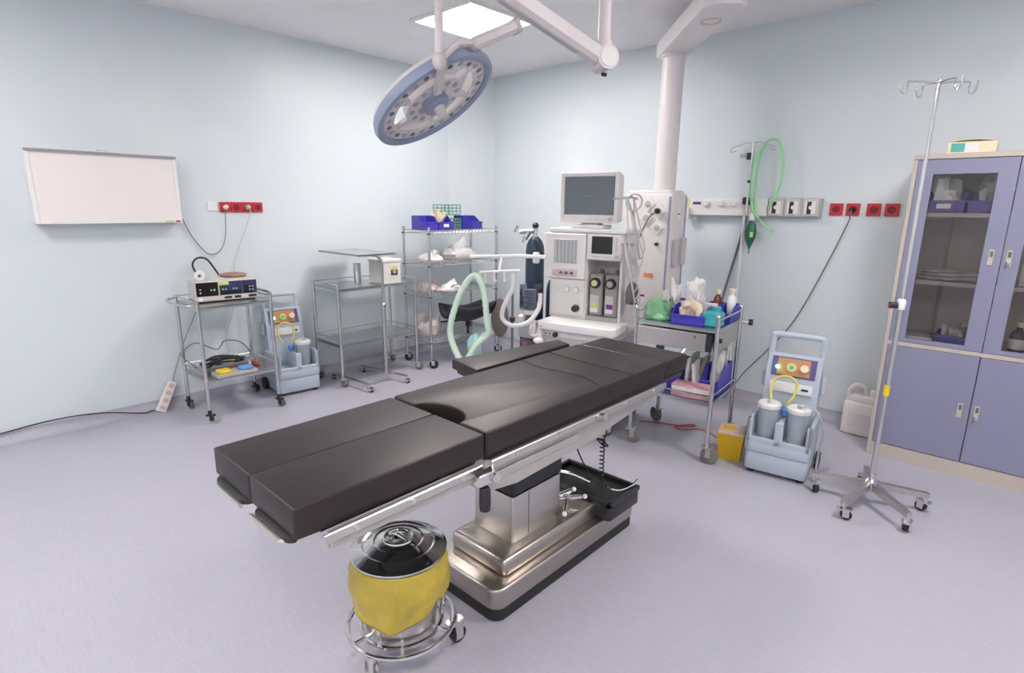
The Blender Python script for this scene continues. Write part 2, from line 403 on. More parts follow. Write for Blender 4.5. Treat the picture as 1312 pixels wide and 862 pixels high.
# plates under the pads
for s_ in (-1, 1):
    MB().slab(rrect(.025 if s_ > 0 else -.235, .235 if s_ > 0 else -.025, -1.232, -.60, .03), .700, .717, .004, 2).build('leg_plate', BLACKP, T)
    MB().tube([(s_*.03, -1.236, .703), (s_*.20, -1.236, .703), (s_*.232, -1.205, .703), (s_*.236, -1.15, .703)], .006, 6).build('plate_edge', ALU, T)
MB().slab(rrect(-.24, .24, -.57, .79, .02), .695, .716, .004, 2).build('back_plate', BLACKP, T)
# side rails with studs
for s_ in (-1, 1):
    for (a, b, z) in ((-1.16, -.62, .698), (-.58, .56, .698)):
        rl = MB().box((s_*.268, (a+b)/2, z), (.010, b-a, .028), .003).build('side_rail', ALU, T)
        n = 3 if b < 0 else 5
        for k in range(n):
            y = a+(b-a)*(k+.5)/n
            MB().cyl((s_*.262, y, z), (s_*.278, y, z), .008, 10).build('rail_stud', CHROME, rl)
    MB().box((s_*.250, -.885, .680), (.018, .50, .05), .003).build('leg_frame', FRAME, T)
# under-frame of the back section: side plates and belly
fr = MB()
for s_ in (-1, 1):
    n0 = len(fr.v)
    prof = [(-.575, .690), (-.575, .585), (-.42, .562), (-.05, .575), (.10, .590), (.30, .615), (.56, .650), (.56, .698), (-.575, .698)]
    vs = [(s_*.218, y, z) for y, z in prof]+[(s_*.234, y, z) for y, z in prof]; n = len(prof)
    fs = [tuple(range(n)), tuple(range(n, 2*n))[::-1]]+[(i, (i+1) % n+0, n+(i+1) % n, n+i) for i in range(n)]
    fr.add(vs, fs)
fr.build('side_plate', FRAME, T)
MB().bb(-.218, .218, -.55, .15, .565, .69).build('belly_box', FRAME, T)
for s_ in (-1, 1):
    MB().box((s_*.2375, -.30, .628), (.006, .46, .030), .002).build('trim_strip', ALU, T)
# hinge clamp and black release handle at the leg joint
for s_ in (-1, 1):
    cl = MB().box((s_*.275, -.615, .668), (.03, .075, .05), .008).cyl((s_*.262, -.585, .665), (s_*.30, -.585, .665), .018, 14).build('hinge_clamp', CHROME, T)
    MB().lathe([(.008, 0), (.017, .004), (.019, .03), (.018, .075), (.014, .082)], 14, (s_*.285, -.625, .560)).build('release_handle', BLACKP, cl)
    MB().tube([(s_*.285, -.66, .693), (s_*.285, -.63, .698), (s_*.285, -.60, .693)], .007, 6).build('lever', BLACKP, cl)
MB().cyl((.255, .02, .690), (.30, .02, .700), .016, 12).build('rail_knob', ALU, T)
# armboard on the far side
ab = MB().slab([(-.535, -.045), (-.318, -.09), (-.325, .60), (-.43, .64)], .735, .785, .008, 3).build('armboard_pad', CUSH, T)
MB().slab([(-.515, -.03), (-.33, -.07), (-.335, .58), (-.42, .62)], .715, .735).build('armboard_plate', BLACKP, ab)
MB().tube([(-.27, .54, .69), (-.33, .52, .70), (-.37, .47, .715)], .012, 8).build('armboard_clamp', STEEL, ab)
MB().tube([(-.05, .80, .76), (0, .83, .78), (.05, .85, .80)], .004, 6).build('head_lever', STEEL, T) if False else MB().tube([(.20, .80, .775), (.21, .825, .79), (.213, .85, .808)], .005, 6).build('head_lever', STEEL, T)
# lift column
MB().slab(rrect(-.115, .105, -.30, .0, .012), .20, .402, .004, 2).build('column_cover', STEEL, T)
MB().bb(-.095, .085, -.28, -.02, .40, .50).build('column_sleeve', BLACKP, T)
MB().slab(rrect(-.119, .109, -.304, .004, .014), .41, .568, .006, 2).build('column_head', BLACKP, T)
MB().bb(-.1165, .1065, -.206, -.204, .21, .398).build('cover_seam', GREYD, T)
# base
MB().slab(rrect(-.178, .203, -.487, .465, .05), .004, .055, .004, 2).build('base_skirt', BLACK, T)
MB().slab(rrect(-.18, .205, -.49, .47, .05, 6), .05, .135, .010, 3).build('base_shell', STEELD, T)
MB().slab(rrect(-.145, .165, -.405, .24, .025, 4), .13, .205, .022, 4).build('base_step', STEELD, T)
tr = MB().slab(rrect(-.185, .235, .19, .445, .02, 4), .135, .200, .006, 2)
tb = tr.build('rear_tray', BLACKP, T)
m = MB()
for (x0, x1, y0, y1) in ((-.185, .235, .19, .208), (-.185, .235, .427, .445), (-.185, -.167, .19, .445), (.217, .235, .19, .445)): m.bb(x0, x1, y0, y1, .198, .222, .003)
m.build('tray_rim', BLACKP, tb)
MB().tube([(-.15, .30, .215), (-.05, .31, .225), (.05, .31, .222)], .010, 8).build('tray_bar', CHROME, tb)
MB().tube(catmull([(.12, .33, .222), (.15, .33, .216), (.19, .35, .218), (.22, .40, .235), (.23, .43, .255)], 5), .006, 7).build('tray_hook', CHROME, tb)
for p, d in (((.07, .09, .235), (.06, .05, .01)), ((.10, .05, .232), (.03, -.05, -.012)), ((.04, .05, .245), (.05, .06, .03))):
    v = MB(); P0 = Vector(p); D = Vector(d); v.cyl(P0-D*.9, P0+D*.9, .010, 10); v.cyl(P0, P0+Vector((0, 0, -.032)), .014, 10)
    vo = v.build('foot_valve', CHROME, T)
    for k in (-1, 1): MB().sphere(P0+D*k*1.05, .011).build('valve_knob', WHITE, vo)
# pendant cable of the hand control
hx = [(.13+.010*cos(2*pi*k/7), .27+.010*sin(2*pi*k/7), .225+.40*k/140) for k in range(141)]
MB().tube(hx, .0035, 5).build('coiled_cable', BLACK, T)
MB().tube(catmull([(.13, .27, .61), (.08, .33, .52), (.02, .36, .45), (.10, .31, .43), (.15, .28, .45), (.11, .26, .48), (-.03, .32, .47), (-.10, .36, .40), (-.02, .33, .30), (.11, .28, .235)], 7), .004, 6).build('loose_cable', BLACK, T)
MB().lathe([(.02, 0), (.03, .01), (.03, .018), (.012, .03)], 14, (.13, .27, .595)).build('cable_hanger', WHITE, T)

# ------------------------------------------------------------------ kick bucket with lid
K = thing('waste_bucket', 'wheeled stainless bucket with chrome lid beside operating table base', 'bucket', (-1.39, .955, 0))
MB().lathe([(.105, .105), (.118, .11), (.135, .36), (.142, .372)], 32).build('bucket_body', STEEL, K)
lid = MB().lathe([(.150, .388), (.157, .392), (.158, .399), (.150, .403), (.143, .404), (.120, .418), (.113, .416), (.105, .420), (.082, .428), (.076, .426), (.068, .430), (.052, .433)], 48).build('lid', CHROME, K)
MB().torus((0, 0, .433), .047, .006, 28, 8).build('lid_dish', CHROME, lid)
MB().lathe([(.044, .425), (.040, .428), (.001, .4285)], 24).build('dish_floor', GREYD, lid)
MB().tube(catmull([(-.035, -.01, .430), (-.015, -.004, .438), (0, 0, .442), (.015, .004, .438), (.035, .01, .430)], 4), .006, 8).build('lid_grip', CHROME, lid)
MB().torus((0, 0, .120), .178, .0085, 48).build('bumper_ring', CHROME, K)
MB().torus((0, 0, .120), .135, .0075, 44).build('inner_ring', CHROME, K)
for k in range(3):
    a = R(-65+120*k); MB().tube([(.135*cos(a), .135*sin(a), .12), (.15*cos(a), .15*sin(a), .25), (.137*cos(a), .137*sin(a), .35)], .0075, 8).build('upright', CHROME, K)
    b = R(-68+120*k); caster(K, .178*cos(b), .178*sin(b), .110, .030, .026, b+.6, CHROME, swivel=.016)
for k in range(6):
    b = R(-35+60*k); MB().cyl((.10*cos(b), .10*sin(b), .122), (.178*cos(b), .178*sin(b), .120), .0065, 8).build('spoke', CHROME, K)
# bag liner
vs = []; fs = []; n = 96; nz = 18
for j in range(nz+1):
    for k in range(n):
        q = 2*pi*k/n; t = j/nz
        dq = lambda a: (1+cos(q-R(a)))/2
        dd_ = abs((q-R(-50)+pi) % (2*pi)-pi); low = .288-.098*max(0, 1-dd_/R(100))-.03*dq(170)**4+.012*noise.noise(Vector((cos(q)*2, sin(q)*2, 0)))
        top = .385
        z = top+(low-top)*t
        rr = .150+.018*sin(min(1, t*1.6)*pi/2)-.012*max(0, t-.55)+.007*noise.noise(Vector((cos(q)*3, sin(q)*3, t*3)))+.004*noise.noise(Vector((cos(q)*8, sin(q)*8, t*6)))+.004*sin(q*9+t*3)*t
        vs.append((rr*cos(q), rr*sin(q), z))
for j in range(nz):
    for k in range(n):
        l = (k+1) % n; fs.append((j*n+k, (j+1)*n+k, (j+1)*n+l, j*n+l))
bg = solo('waste_bag', MB().add(vs, fs), BAG, 'yellow plastic bag draped over the rim of the chrome-lidded bucket', 'bag', (-1.39, .955, 0), smooth=60)
sm = bg.modifiers.new('thick', 'SOLIDIFY'); sm.thickness = .0015

# ------------------------------------------------------------------ drip stand on the floor
I = thing('drip_stand', 'tall chrome drip stand on five casters in front of the blue cabinet', 'drip stand', (-.44, 3.215, 0))
for a in (188, 256, 318, 28, 105):
    a = R(a); d = Vector((cos(a), sin(a), 0)); p = Vector((-d.y, d.x, 0))
    vs = []
    for t, hw, zt, zb in ((.02, .016, .135, .095), (.265, .013, .105, .080)):
        for sx, z in ((-1, zb), (1, zb), (1, zt), (-1, zt)): q = d*t+p*hw*sx; vs.append((q.x, q.y, z))
    MB().add(vs, [(0, 1, 2, 3)[::-1], (4, 5, 6, 7), (0, 1, 5, 4), (1, 2, 6, 5), (2, 3, 7, 6), (3, 0, 4, 7)]).build('leg', STEEL, I)
    caster(I, d.x*.255, d.y*.255, .082, .026, .026, a+2.2, CHROME, swivel=.016)
MB().lathe([(.028, .085), (.034, .09), (.034, .14), (.024, .15), (.02, .175)], 20).build('hub', CHROME, I)
MB().cyl((0, 0, .14), (0, 0, 1.06), .0125, 14).build('lower_pole', TUBE, I)
MB().cyl((0, 0, 1.06), (0, 0, 2.05), .0085, 12).build('upper_pole', CHROME, I)
MB().lathe([(.018, 1.035), (.019, 1.04), (.019, 1.075), (.014, 1.085)], 16).build('height_clamp', WHITE, I)
kb = MB().cyl((-.015, -.012, 1.055), (-.042, -.030, 1.055), .016, 12).build('clamp_knob', BLACKP, I)
MB().cyl((-.042, -.030, 1.055), (-.044, -.0315, 1.055), .008, 10).build('knob_cap', RED, kb)
MB().cyl((0, 0, .60), (0, 0, .655), .0135, 14).build('yellow_sticker', YELP, I)
for k in range(2): MB().cyl((-.012+.024*k, -.012, .33), (-.016+.032*k, -.018, .33), .006, 10).build('screw_cap', WHITE, I) if False else None
for a in (R(42), R(222), R(140), R(-40)):
    d = Vector((cos(a), sin(a), 0)); L = .135 if abs(sin(a-R(42))) < .1 else .085
    h = MB().tube([(0, 0, 2.045), d*L*.5+Vector((0, 0, 2.052)), d*L+Vector((0, 0, 2.052))], .004, 7)
    h.tube(catmull([d*L+Vector((0, 0, 2.055)), d*L+Vector((0, 0, 2.02)), d*(L+.014)+Vector((0, 0, 2.003)), d*(L+.030)+Vector((0, 0, 2.02)), d*(L+.034)+Vector((0, 0, 2.06))], 5), .004, 7)
    h.build('hook', CHROME, I)
MB().sphere((0, 0, 2.052), .012).build('pole_cap', CHROME, I)

# ------------------------------------------------------------------ steel cabinet
CX0, CX1, CY0, CY1 = -.595, .312, 3.95, 4.43
B = thing('storage_cabinet', 'tall lavender blue steel cabinet with glazed upper doors and beige frame', 'cabinet', ((CX0+CX1)/2, (CY0+CY1)/2, 0))
ox, oy = (CX0+CX1)/2, (CY0+CY1)/2
def cb(name, x0, x1, y0, y1, z0, z1, m, parent=B, b=0): return MB().bb(x0-ox, x1-ox, y0-oy, y1-oy, z0, z1, b).build(name, m, parent)
cb('side_panel', CX0, CX0+.022, CY0, CY1, 0, 1.775, CABE, b=.002); cb('side_panel', CX1-.022, CX1, CY0, CY1, 0, 1.775, CABE, b=.002)
cb('top_panel', CX0, CX1, CY0-.004, CY1, 1.775, 1.802, CABE, b=.003); cb('plinth', CX0+.022, CX1-.022, CY0+.002, CY1, 0, .085, CABE)
cb('back_panel', CX0+.02, CX1-.02, CY1-.015, CY1, .08, 1.78, CABI); cb('middle_rail', CX0+.02, CX1-.02, CY0, CY1-.01, .715, .738, CABE)
for z in (1.085, 1.465): cb('shelf', CX0+.022, CX1-.022, CY0+.03, CY1-.015, z, z+.022, CABE)
XM = -.137
doors = []
for (x0, x1, g0, g1) in ((CX0+.024, XM-.002, -.495, -.218), (XM+.002, CX1-.024, -.062, .225)):
    m = MB(); y0, y1 = CY0-.002, CY0+.018
    for q in ((x0, g0, .741, 1.772), (g1, x1, .741, 1.772), (g0, g1, .741, .765), (g0, g1, 1.695, 1.772)): m.bb(q[0]-ox, q[1]-ox, y0-oy, y1-oy, q[2], q[3])
    d = m.build('glazed_door', CABB, B); doors.append(d)
    MB().bb(g0-ox, g1-ox, CY0+.006-oy, CY0+.010-oy, .765, 1.695).build('pane', GLASS, d)
    hx_ = x1-.042 if x0 < XM else x0+.028
    pl = MB().bb(hx_-.012-ox, hx_+.012-ox, CY0-.006-oy, CY0-.001-oy, 1.215, 1.30, .002).build('handle_plate', CABE, d)
    d2 = MB().bb(x0-ox, x1-ox, CY0-.002-oy, CY0+.018-oy, .09, .712, .002).build('lower_door', CABB, B)
    pl2 = MB().bb(hx_-.012-ox, hx_+.012-ox, CY0-.006-oy, CY0-.001-oy, .35, .435, .002).build('handle_plate', CABE, d2)
    for dd, z in ((d, 1.26), (d2, .395)):
        MB().bb(hx_-.006-ox, hx_+.007-ox, CY0-.0075-oy, CY0-.005-oy, z+.002, z+.032).build('finger_slot', GREYD, dd)
        if x0 > XM-.001:
            MB().cyl((hx_-ox, CY0-.022-oy, z-.018), (hx_-ox, CY0-.004-oy, z-.018), .010, 12).build('lock', CHROME, dd)
            MB().box((hx_-.006-ox, CY0-.024-oy, z-.036), (.005, .004, .035), 0).build('key', GREYD, dd)
# carton on top
c = thing('carton', 'cream and turquoise paper carton lying on top of the blue cabinet', 'box', (-.355, 4.06, 1.802), R(2))
MB().bb(-.105, .105, -.06, .06, 0, .062, .002).build('carton_body', CREAM, c); MB().bb(-.09, -.03, -.0615, -.06, .01, .055).build('print', CYANC, c); MB().bb(-.03, .03, -.0615, -.06, .008, .054).build('label', PAPER, c)
m = MB(); vs = [(-.105+.21*k/8, y, .062+.012*sin(pi*k/8)) for y in (-.06, .06) for k in range(9)]; m.add(vs, [(k, k+1, k+10, k+9) for k in range(8)]); fo = m.build('lid_flap', CREAM, c); fo.modifiers.new('t', 'SOLIDIFY').thickness = .0015

def bin_box(name, x, y, z, L, W, H, m, label, rz=0, tagm=None, group='open-front plastic storage bins', scoop=True):
    """open storage bin: floor, tall back, sloping sides, low front lip (front towards local -y)"""
    t = thing(name, label, 'bin', (x, y, z), rz, group); th = .004; b = MB()
    hl, hw = L/2, W/2; low = H*.55 if scoop else H
    b.bb(-hl, hl, -hw, hw, 0, th); b.bb(-hl, hl, hw-th, hw, 0, H); b.bb(-hl, hl, -hw, -hw+th, 0, low)
    for s_ in (-1, 1):
        x0, x1 = (s_*hl, s_*(hl-th)); pr = [(-hw, 0), (hw, 0), (hw, H), (-hw*.15, H), (-hw*.75, low), (-hw, low)]
        n = len(pr); vs = [(x0, p, q) for p, q in pr]+[(x1, p, q) for p, q in pr]
        b.add(vs, [tuple(range(n)), tuple(range(n, 2*n))[::-1]]+[(i, (i+1) % n, n+(i+1) % n, n+i) for i in range(n)])
    b.build('bin_shell', m, t); MB().bb(-hl-.004, hl+.004, -hw-.005, -hw+.003, low-.012, low+.002, .002).build('front_lip', m, t)
    if tagm: MB().bb(-hl*.35, hl*.35, -hw-.006, -hw-.003, low*.35, low*.75).build('name_tag', tagm, t)
    return t
# inside the cabinet
zt = 1.488
bin_box('storage_bin', -.43, 4.14, zt, .185, .26, .12, PURP, 'purple bin of wrapped tubing on the cabinet top shelf, left of two', tagm=PAPER)
bin_box('storage_bin', -.235, 4.14, zt, .185, .26, .12, PURP, 'purple bin of white packs on the cabinet top shelf, behind right glass edge')
solo('wrapped_tubing', MB().heap((.165, .22, .19), 3, 9, .9), FILMW, 'crumpled white wrapped tubing heaped in the left purple cabinet bin', 'packet', (-.43, 4.13, zt+.006))
solo('wrapped_packs', MB().heap((.165, .22, .19), 8, 8, .7), FILMW, 'white sterile packs standing in the right purple cabinet bin', 'packet', (-.235, 4.14, zt+.006))
bin_box('storage_bin', .04, 4.14, zt, .185, .26, .12, PURP, 'purple bin behind the right glazed cabinet door')
for k, (x, y, sx, sy, h, rz) in enumerate(((-.40, 4.12, .22, .20, .022, .1), (-.385, 4.12, .20, .18, .020, -.15), (-.41, 4.13, .17, .19, .018, .25), (-.25, 4.14, .16, .2, .03, .05), (-.25, 4.13, .15, .17, .02, -.2))):
    zz = 1.108+[0, .023, .044, 0, .031][k]
    solo('sterile_pack', MB().crumple((0, 0, 0), (sx, sy, h), 20+k, .18, f=1.6), FILMW, ['flat white sterile pack at the foot of the left stack on cabinet middle shelf', 'flat white sterile pack in the middle of the left stack on cabinet middle shelf', 'flat white sterile pack topping the left stack on cabinet middle shelf', 'flat white sterile pack under another on the right of cabinet middle shelf', 'flat white sterile pack lying on another, right of cabinet middle shelf'][k], 'packet', (x, y, zz), rz, 'sterile packs on the cabinet middle shelf')
solo('flat_carton', MB().bb(-.075, .075, -.05, .05, 0, .035, .002), PAPER, 'small white carton on the bottom shelf behind the left cabinet glass', 'box', (-.435, 4.05, .739))
bin_box('storage_tray', -.29, 4.12, .739, .16, .24, .06, PURP, 'shallow purple tray of clear bottles behind the left cabinet glass', scoop=False, group=None)
solo('clear_packets', MB().heap((.145, .20, .12), 31, 8, .8), FILM, 'clear crumpled packets heaped in the shallow purple cabinet tray', 'packet', (-.29, 4.12, .744))
t = thing('bottle', 'black bottle with white label behind the right cabinet glass', 'bottle', (-.005, 4.05, .739))
MB().lathe([(.034, 0), (.036, .004), (.036, .10), (.030, .122), (.014, .135), (.013, .15)], 20).build('bottle_body', BLACKP, t); MB().lathe([(.0368, .03), (.0368, .085)], 20).build('label', PAPER, t); MB().lathe([(.016, .15), (.017, .155), (.016, .178)], 16).build('cap', CREAM, t)
t = thing('pill_carton', 'white carton with green mark behind the right cabinet glass', 'box', (.0, 4.08, 1.108)); MB().bb(-.05, .05, -.04, .04, 0, .12, .002).build('carton_body', PAPER, t); MB().bb(-.02, .04, -.0415, -.04, .085, .11).build('print', GREENPK, t)

# ------------------------------------------------------------------ X-ray view box on the left wall (local x runs along the wall, front towards local -y)
V = thing('xray_view_box', 'wide white film viewing box hanging on the left wall', 'view box', (XL, .967, 1.36), R(90))
MB().bb(-.405, .405, -.095, -.002, 0, .45, .006).build('housing', WHITE, V)
m = MB()
for q in ((-.405, -.383, 0, .45), (.383, .405, 0, .45), (-.383, .383, 0, .022), (-.383, .383, .43, .45)): m.bb(q[0], q[1], -.103, -.094, q[2], q[3], .002)
m.build('frame', WHITE, V)
MB().bb(-.383, .383, -.098, -.094, .022, .43).build('viewing_screen', FILMSCR, V)
MB().bb(-.407, .407, -.112, -.10, .432, .448, .002).build('film_clip_bar', SLATE, V)
MB().tube([(-.03, -.04, .448), (-.03, -.04, .463), (.03, -.04, .463), (.03, -.04, .448)], .003, 6).build('hanger', CHROME, V)
MB().bb(.295, .35, -.1045, -.102, .004, .016).build('yellow_sticker', LIME, V); MB().bb(.362, .392, -.1045, -.102, .004, .016).build('red_sticker', RED, V)
MB().tube(catmull([(.405, -.03, .05), (.43, -.02, .02), (.48, -.012, -.10), (.56, -.015, -.22), (.62, -.02, -.24), (.68, -.02, -.20), (.715, -.02, -.10), (.725, -.03, .03), (.728, -.04, .115)], 6), .0035, 6).build('power_cord', CORD, V)

# wall sockets (front towards local -y)
def socket(x, y, z, rz, label, pm, dm, group, sz=.072, plug=None):
    t = thing('wall_socket', label, 'socket', (x, y, z), rz, group)
    MB().bb(-sz/2, sz/2, -.012, -.001, -sz*.5, sz*.5, .003).build('face_plate', pm, t)
    Mx = Matrix.Rotation(R(90), 4, 'X')
    MB().lathe([(.024, 0), (.024, .003), (.020, .0035), (.018, .001)], 20, (0, -.012, 0), Mx).build('cup', dm, t)
    for k in (-1, 1): MB().cyl((k*.007, -.0165, 0), (k*.007, -.012, 0), .0028, 8).build('pin_hole', BLACK, t)
    if plug: MB().lathe([(.019, 0), (.019, .02), (.012, .035), (.006, .045)], 14, (0, -.013, 0), Mx).build('plug', plug, t)
    return t
LR = 'red sockets on the left wall'; RR = 'red sockets on the back wall'
for k, (lb, pg) in enumerate((('red wall socket holding a white plug, above the electrosurgery trolley', WHITE), ('empty red socket between the two plugged ones on the left wall', None), ('red wall socket holding a grey plug, above the electrosurgery trolley', GREYP), ('empty red socket at the right end of the left wall strip', None))):
    socket(XL, 1.705+.082*k, 1.468, R(90), lb, RED, REDD, LR, .078, pg)
t = thing('blank_plate', 'small white blank plate beside the red sockets on the left wall', 'plate', (XL, 1.615, 1.475), R(90)); MB().bb(-.035, .035, -.010, -.001, -.035, .035, .003).build('plate', WHITE, t); MB().bb(-.014, .014, -.0115, -.0095, -.02, .02, .001).build('rocker', PAPER, t)
for k, (lb, pg) in enumerate((('empty red socket nearest the grey outlets on the back wall', None), ('red socket with the black plug and long cable on the back wall', BLACK), ('empty red socket right of the black plug on the back wall', None), ('empty red socket nearest the blue cabinet', None))):
    socket([-1.068, -.967, -.845, -.742][k], YB, 1.50, 0, lb, RED, REDD, RR, .082, pg)
solo('wall_cable', MB().tube(catmull([(-.967, YB-.052, 1.497), (-.968, YB-.05, 1.45), (-.99, YB-.012, 1.39), (-1.07, YB-.008, 1.15), (-1.19, YB-.008, .82), (-1.28, YB-.008, .63), (-1.42, YB-.008, .42), (-1.56, YB-.02, .23), (-1.62, YB-.08, .10), (-1.66, YB-.14, .006)], 6), .0045, 6), CORD, 'dark cable running from red wall socket down behind the pale blue suction unit', 'cable')

# ------------------------------------------------------------------ electrosurgery trolley by the left wall
def gallery(parent, name, x0, x1, y0, y1, z, r=.005, m=None, sides='xXyY'):
    g = MB()
    if 'y' in sides: g.cyl((x0, y0, z), (x1, y0, z), r, 8)
    if 'Y' in sides: g.cyl((x0, y1, z), (x1, y1, z), r, 8)
    if 'x' in sides: g.cyl((x0, y0, z), (x0, y1, z), r, 8)
    if 'X' in sides: g.cyl((x1, y0, z), (x1, y1, z), r, 8)
    return g.build(name, m or TUBE, parent)
def tray(parent, name, x0, x1, y0, y1, z, m=None, lip=.022, th=.004):
    t = MB(); t.bb(x0, x1, y0, y1, z-th, z)
    t.bb(x0, x0+th, y0, y1, z-lip, z+.003); t.bb(x1-th, x1, y0, y1, z-lip, z+.003); t.bb(x0, x1, y0, y0+th, z-lip, z+.003); t.bb(x0, x1, y1-th, y1, z-lip, z+.003)
    return t.build(name, m or TRAY, parent)
t1 = thing('instrument_trolley', 'two-tier steel trolley carrying the black-fronted electrosurgery unit', 'trolley', (-4.247, 1.502, 0))
X0, X1, Y0, Y1 = -.215, .215, -.245, .245
for x in (X0, X1):
    for y in (Y0, Y1):
        MB().cyl((x, y, .09), (x, y, .855), .0125, 12).build('leg', TUBE, t1)
        caster(t1, x, y, .085, .030, .022, {(-1, -1): .3, (1, -1): .9, (1, 1): .5, (-1, 1): 2.}[(1 if x > 0 else -1, 1 if y > 0 else -1)], BLACKP, GREYD if x < 0 or y > 0 else MIDGREY)
tray(t1, 'top_shelf', X0, X1, Y0, Y1, .812); tray(t1, 'lower_shelf', X0, X1, Y0, Y1, .300)
gallery(t1, 'top_rail', X0, X1, Y0, Y1, .848, sides='xyY'); gallery(t1, 'lower_rail', X0, X1, Y0, Y1, .345, sides='xyY')
MB().tube(catmull([(X0, Y0, .835), (X0+.02, Y0-.06, .83), (-.10, Y0-.085, .83), (.10, Y0-.085, .83), (X1-.02, Y0-.06, .83), (X1, Y0, .835)], 5), .008, 8).build('push_handle', TUBE, t1)
MB().tube(catmull([(X1, Y1, .80), (X1, Y1-.002, .85), (X1-.03, Y1, .872), (X0+.03, Y1, .872), (X0, Y1, .85)], 5), .011, 8).build('end_hoop', TUBE, t1)
# electrosurgery unit, front towards +x
E1 = thing('electrosurgery_unit', 'beige electrosurgery unit with black and navy front panel on steel trolley', 'medical device', (-4.232, 1.522, .813), R(84))
MB().bb(-.205, .205, -.03, .205, .008, .148, .006).build('case', mat('esu_case', (.56, .54, .51), .45, var=.02), E1)
MB().bb(-.200, .200, -.037, -.028, .012, .045, .002).build('lower_strip', mat('esu_strip', (.58, .53, .51), .45), E1)
fp = MB().bb(-.200, -.06, -.036, -.028, .046, .142, .002).build('front_panel', SCREENB, E1)
MB().bb(-.058, -.052, -.037, -.028, .046, .142).bb(-.052, .012, -.0375, -.028, .118, .140).build('yellow_band', LIME, E1)
MB().bb(-.052, .098, -.036, -.028, .046, .117).bb(.012, .098, -.036, -.028, .118, .142).build('blue_panel', NAVYPR, E1)
MB().bb(.102, .200, -.036, -.028, .046, .142, .002).build('right_panel', NAVYPR, E1); MB().bb(.112, .17, -.038, -.035, .05, .11).build('dark_inset', SCREENB, E1)
MB().bb(-.05, .09, -.038, -.035, .05, .075).build('dark_inset', SCREENB, E1)
for x in (-.175, -.105, -.085, -.03, -.01, .04, .06, .15, .17):
    for z in ((.072, .095) if x > .14 or x < -.17 else (.088,)): MB().cyl((x, -.0395, z), (x, -.035, z), .006, 8).build('button', GREYP, E1)
for x, w_ in ((.0, .05), (.065, .045), (.165, .055)): MB().box((x, -.038, .028), (w_, .006, .018), .003).build('outlet', BLACKP, E1)
MB().cyl((-.178, -.045, .028), (-.178, -.036, .028), .013, 12).build('power_knob', WHITE, E1); MB().box((-.10, -.038, .028), (.09, .004, .018), .002).build('warning_strip', SALMON, E1)
for x in (-.18, .18):
    for y in (.0, .17): MB().cyl((x, y, 0), (x, y, .009), .012, 10).build('foot', BLACK, E1)
tp = thing('paper_roll', 'white paper roll lying on the electrosurgery unit', 'roll', (-4.36, 1.40, .962), R(70))
MB().lathe([(.012, 0), (.034, .0), (.034, .075), (.012, .075)], 20, (0, 0, .034), Matrix.Rotation(R(90), 4, 'X')).build('roll', PAPER, tp); MB().lathe([(.011, -.002), (.011, .077)], 12, (0, 0, .034), Matrix.Rotation(R(90), 4, 'X')).build('core', GREYD, tp)
solo('paper_strip', MB().bb(-.05, .05, -.025, .025, 0, .003), PAPER, 'loose strip of white paper on the electrosurgery unit beside the roll', 'paper', (-4.34, 1.50, .962), R(80))
solo('rubber_plate', MB().crumple((0, 0, 0), (.19, .14, .032), 5, .2), COPPER, 'brown rubber electrode plate lying on the electrosurgery unit', 'electrode', (-4.40, 1.64, .962), R(80))
solo('device_cable', MB().tube(catmull([(-4.47, 1.43, .963), (-4.52, 1.41, 1.05), (-4.53, 1.45, 1.10), (-4.52, 1.51, 1.09), (-4.50, 1.55, 1.02), (-4.47, 1.57, .966)], 6), .007, 8), BLACK, 'thick black cable arched above the electrosurgery unit', 'cable')
solo('wall_lead', MB().tube(catmull([(XL+.055, 1.87, 1.462), (XL+.06, 1.868, 1.42), (XL+.03, 1.84, 1.32), (XL+.02, 1.77, 1.15), (XL+.02, 1.72, 1.0), (XL+.03, 1.68, .70), (XL+.03, 1.60, .45), (-4.50, 1.60, .33)], 6), .0028, 6), CORDL, 'thin pale lead hanging from red wall socket behind the electrosurgery trolley', 'cable')
# foot pedal and cables on the lower shelf
fpd = thing('foot_pedal', 'twin foot pedal with yellow and blue keys on the lower trolley shelf', 'foot pedal', (-4.10, 1.475, .302), R(88))
MB().slab(rrect(-.14, .14, -.075, .075, .02), 0, .022, .004, 2).build('pedal_base', mat('pedal_grey', (.42, .38, .37), .5), fpd)
MB().slab(rrect(-.12, -.03, -.045, .045, .018), .022, .042, .006, 3).build('yellow_key', YELP, fpd); MB().slab(rrect(.03, .12, -.045, .045, .018), .022, .042, .006, 3).build('blue_key', BLUEC, fpd)
MB().box((.0, .09, .030), (.26, .03, .05), .01).build('heel_bar', GREYD, fpd)
random.seed(4)
cp = []
for k in range(34):
    a = k*.83; rr = .07+.035*random.random(); cp.append((-4.32+rr*.9*cos(a), 1.47+rr*1.6*sin(a), .31+.045*random.random()+.0012*k))
solo('cable_coil', MB().tube(catmull(cp, 5), .0075, 6), BLACK, 'tangled black cable heap on the lower shelf of the electrosurgery trolley', 'cable')
solo('grey_lead', MB().tube(catmull([(-4.33, 1.30, .33), (-4.42, 1.24, .42), (-4.40, 1.33, .50), (-4.34, 1.45, .44), (-4.36, 1.52, .49), (-4.32, 1.62, .47), (-4.30, 1.68, .36), (-4.33, 1.60, .33)], 6), .004, 6), GREYD, 'dark grey lead looping above the black cable heap', 'cable')
solo('red_clip', MB().box((0, 0, .02), (.06, .035, .04), .008).box((.035, 0, .015), (.03, .02, .02), .005), mat('brick_red', (.35, .09, .06), .5), 'small brick red plug beside the cable heap on lower trolley shelf', 'plug', (-4.22, 1.67, .302), .4)
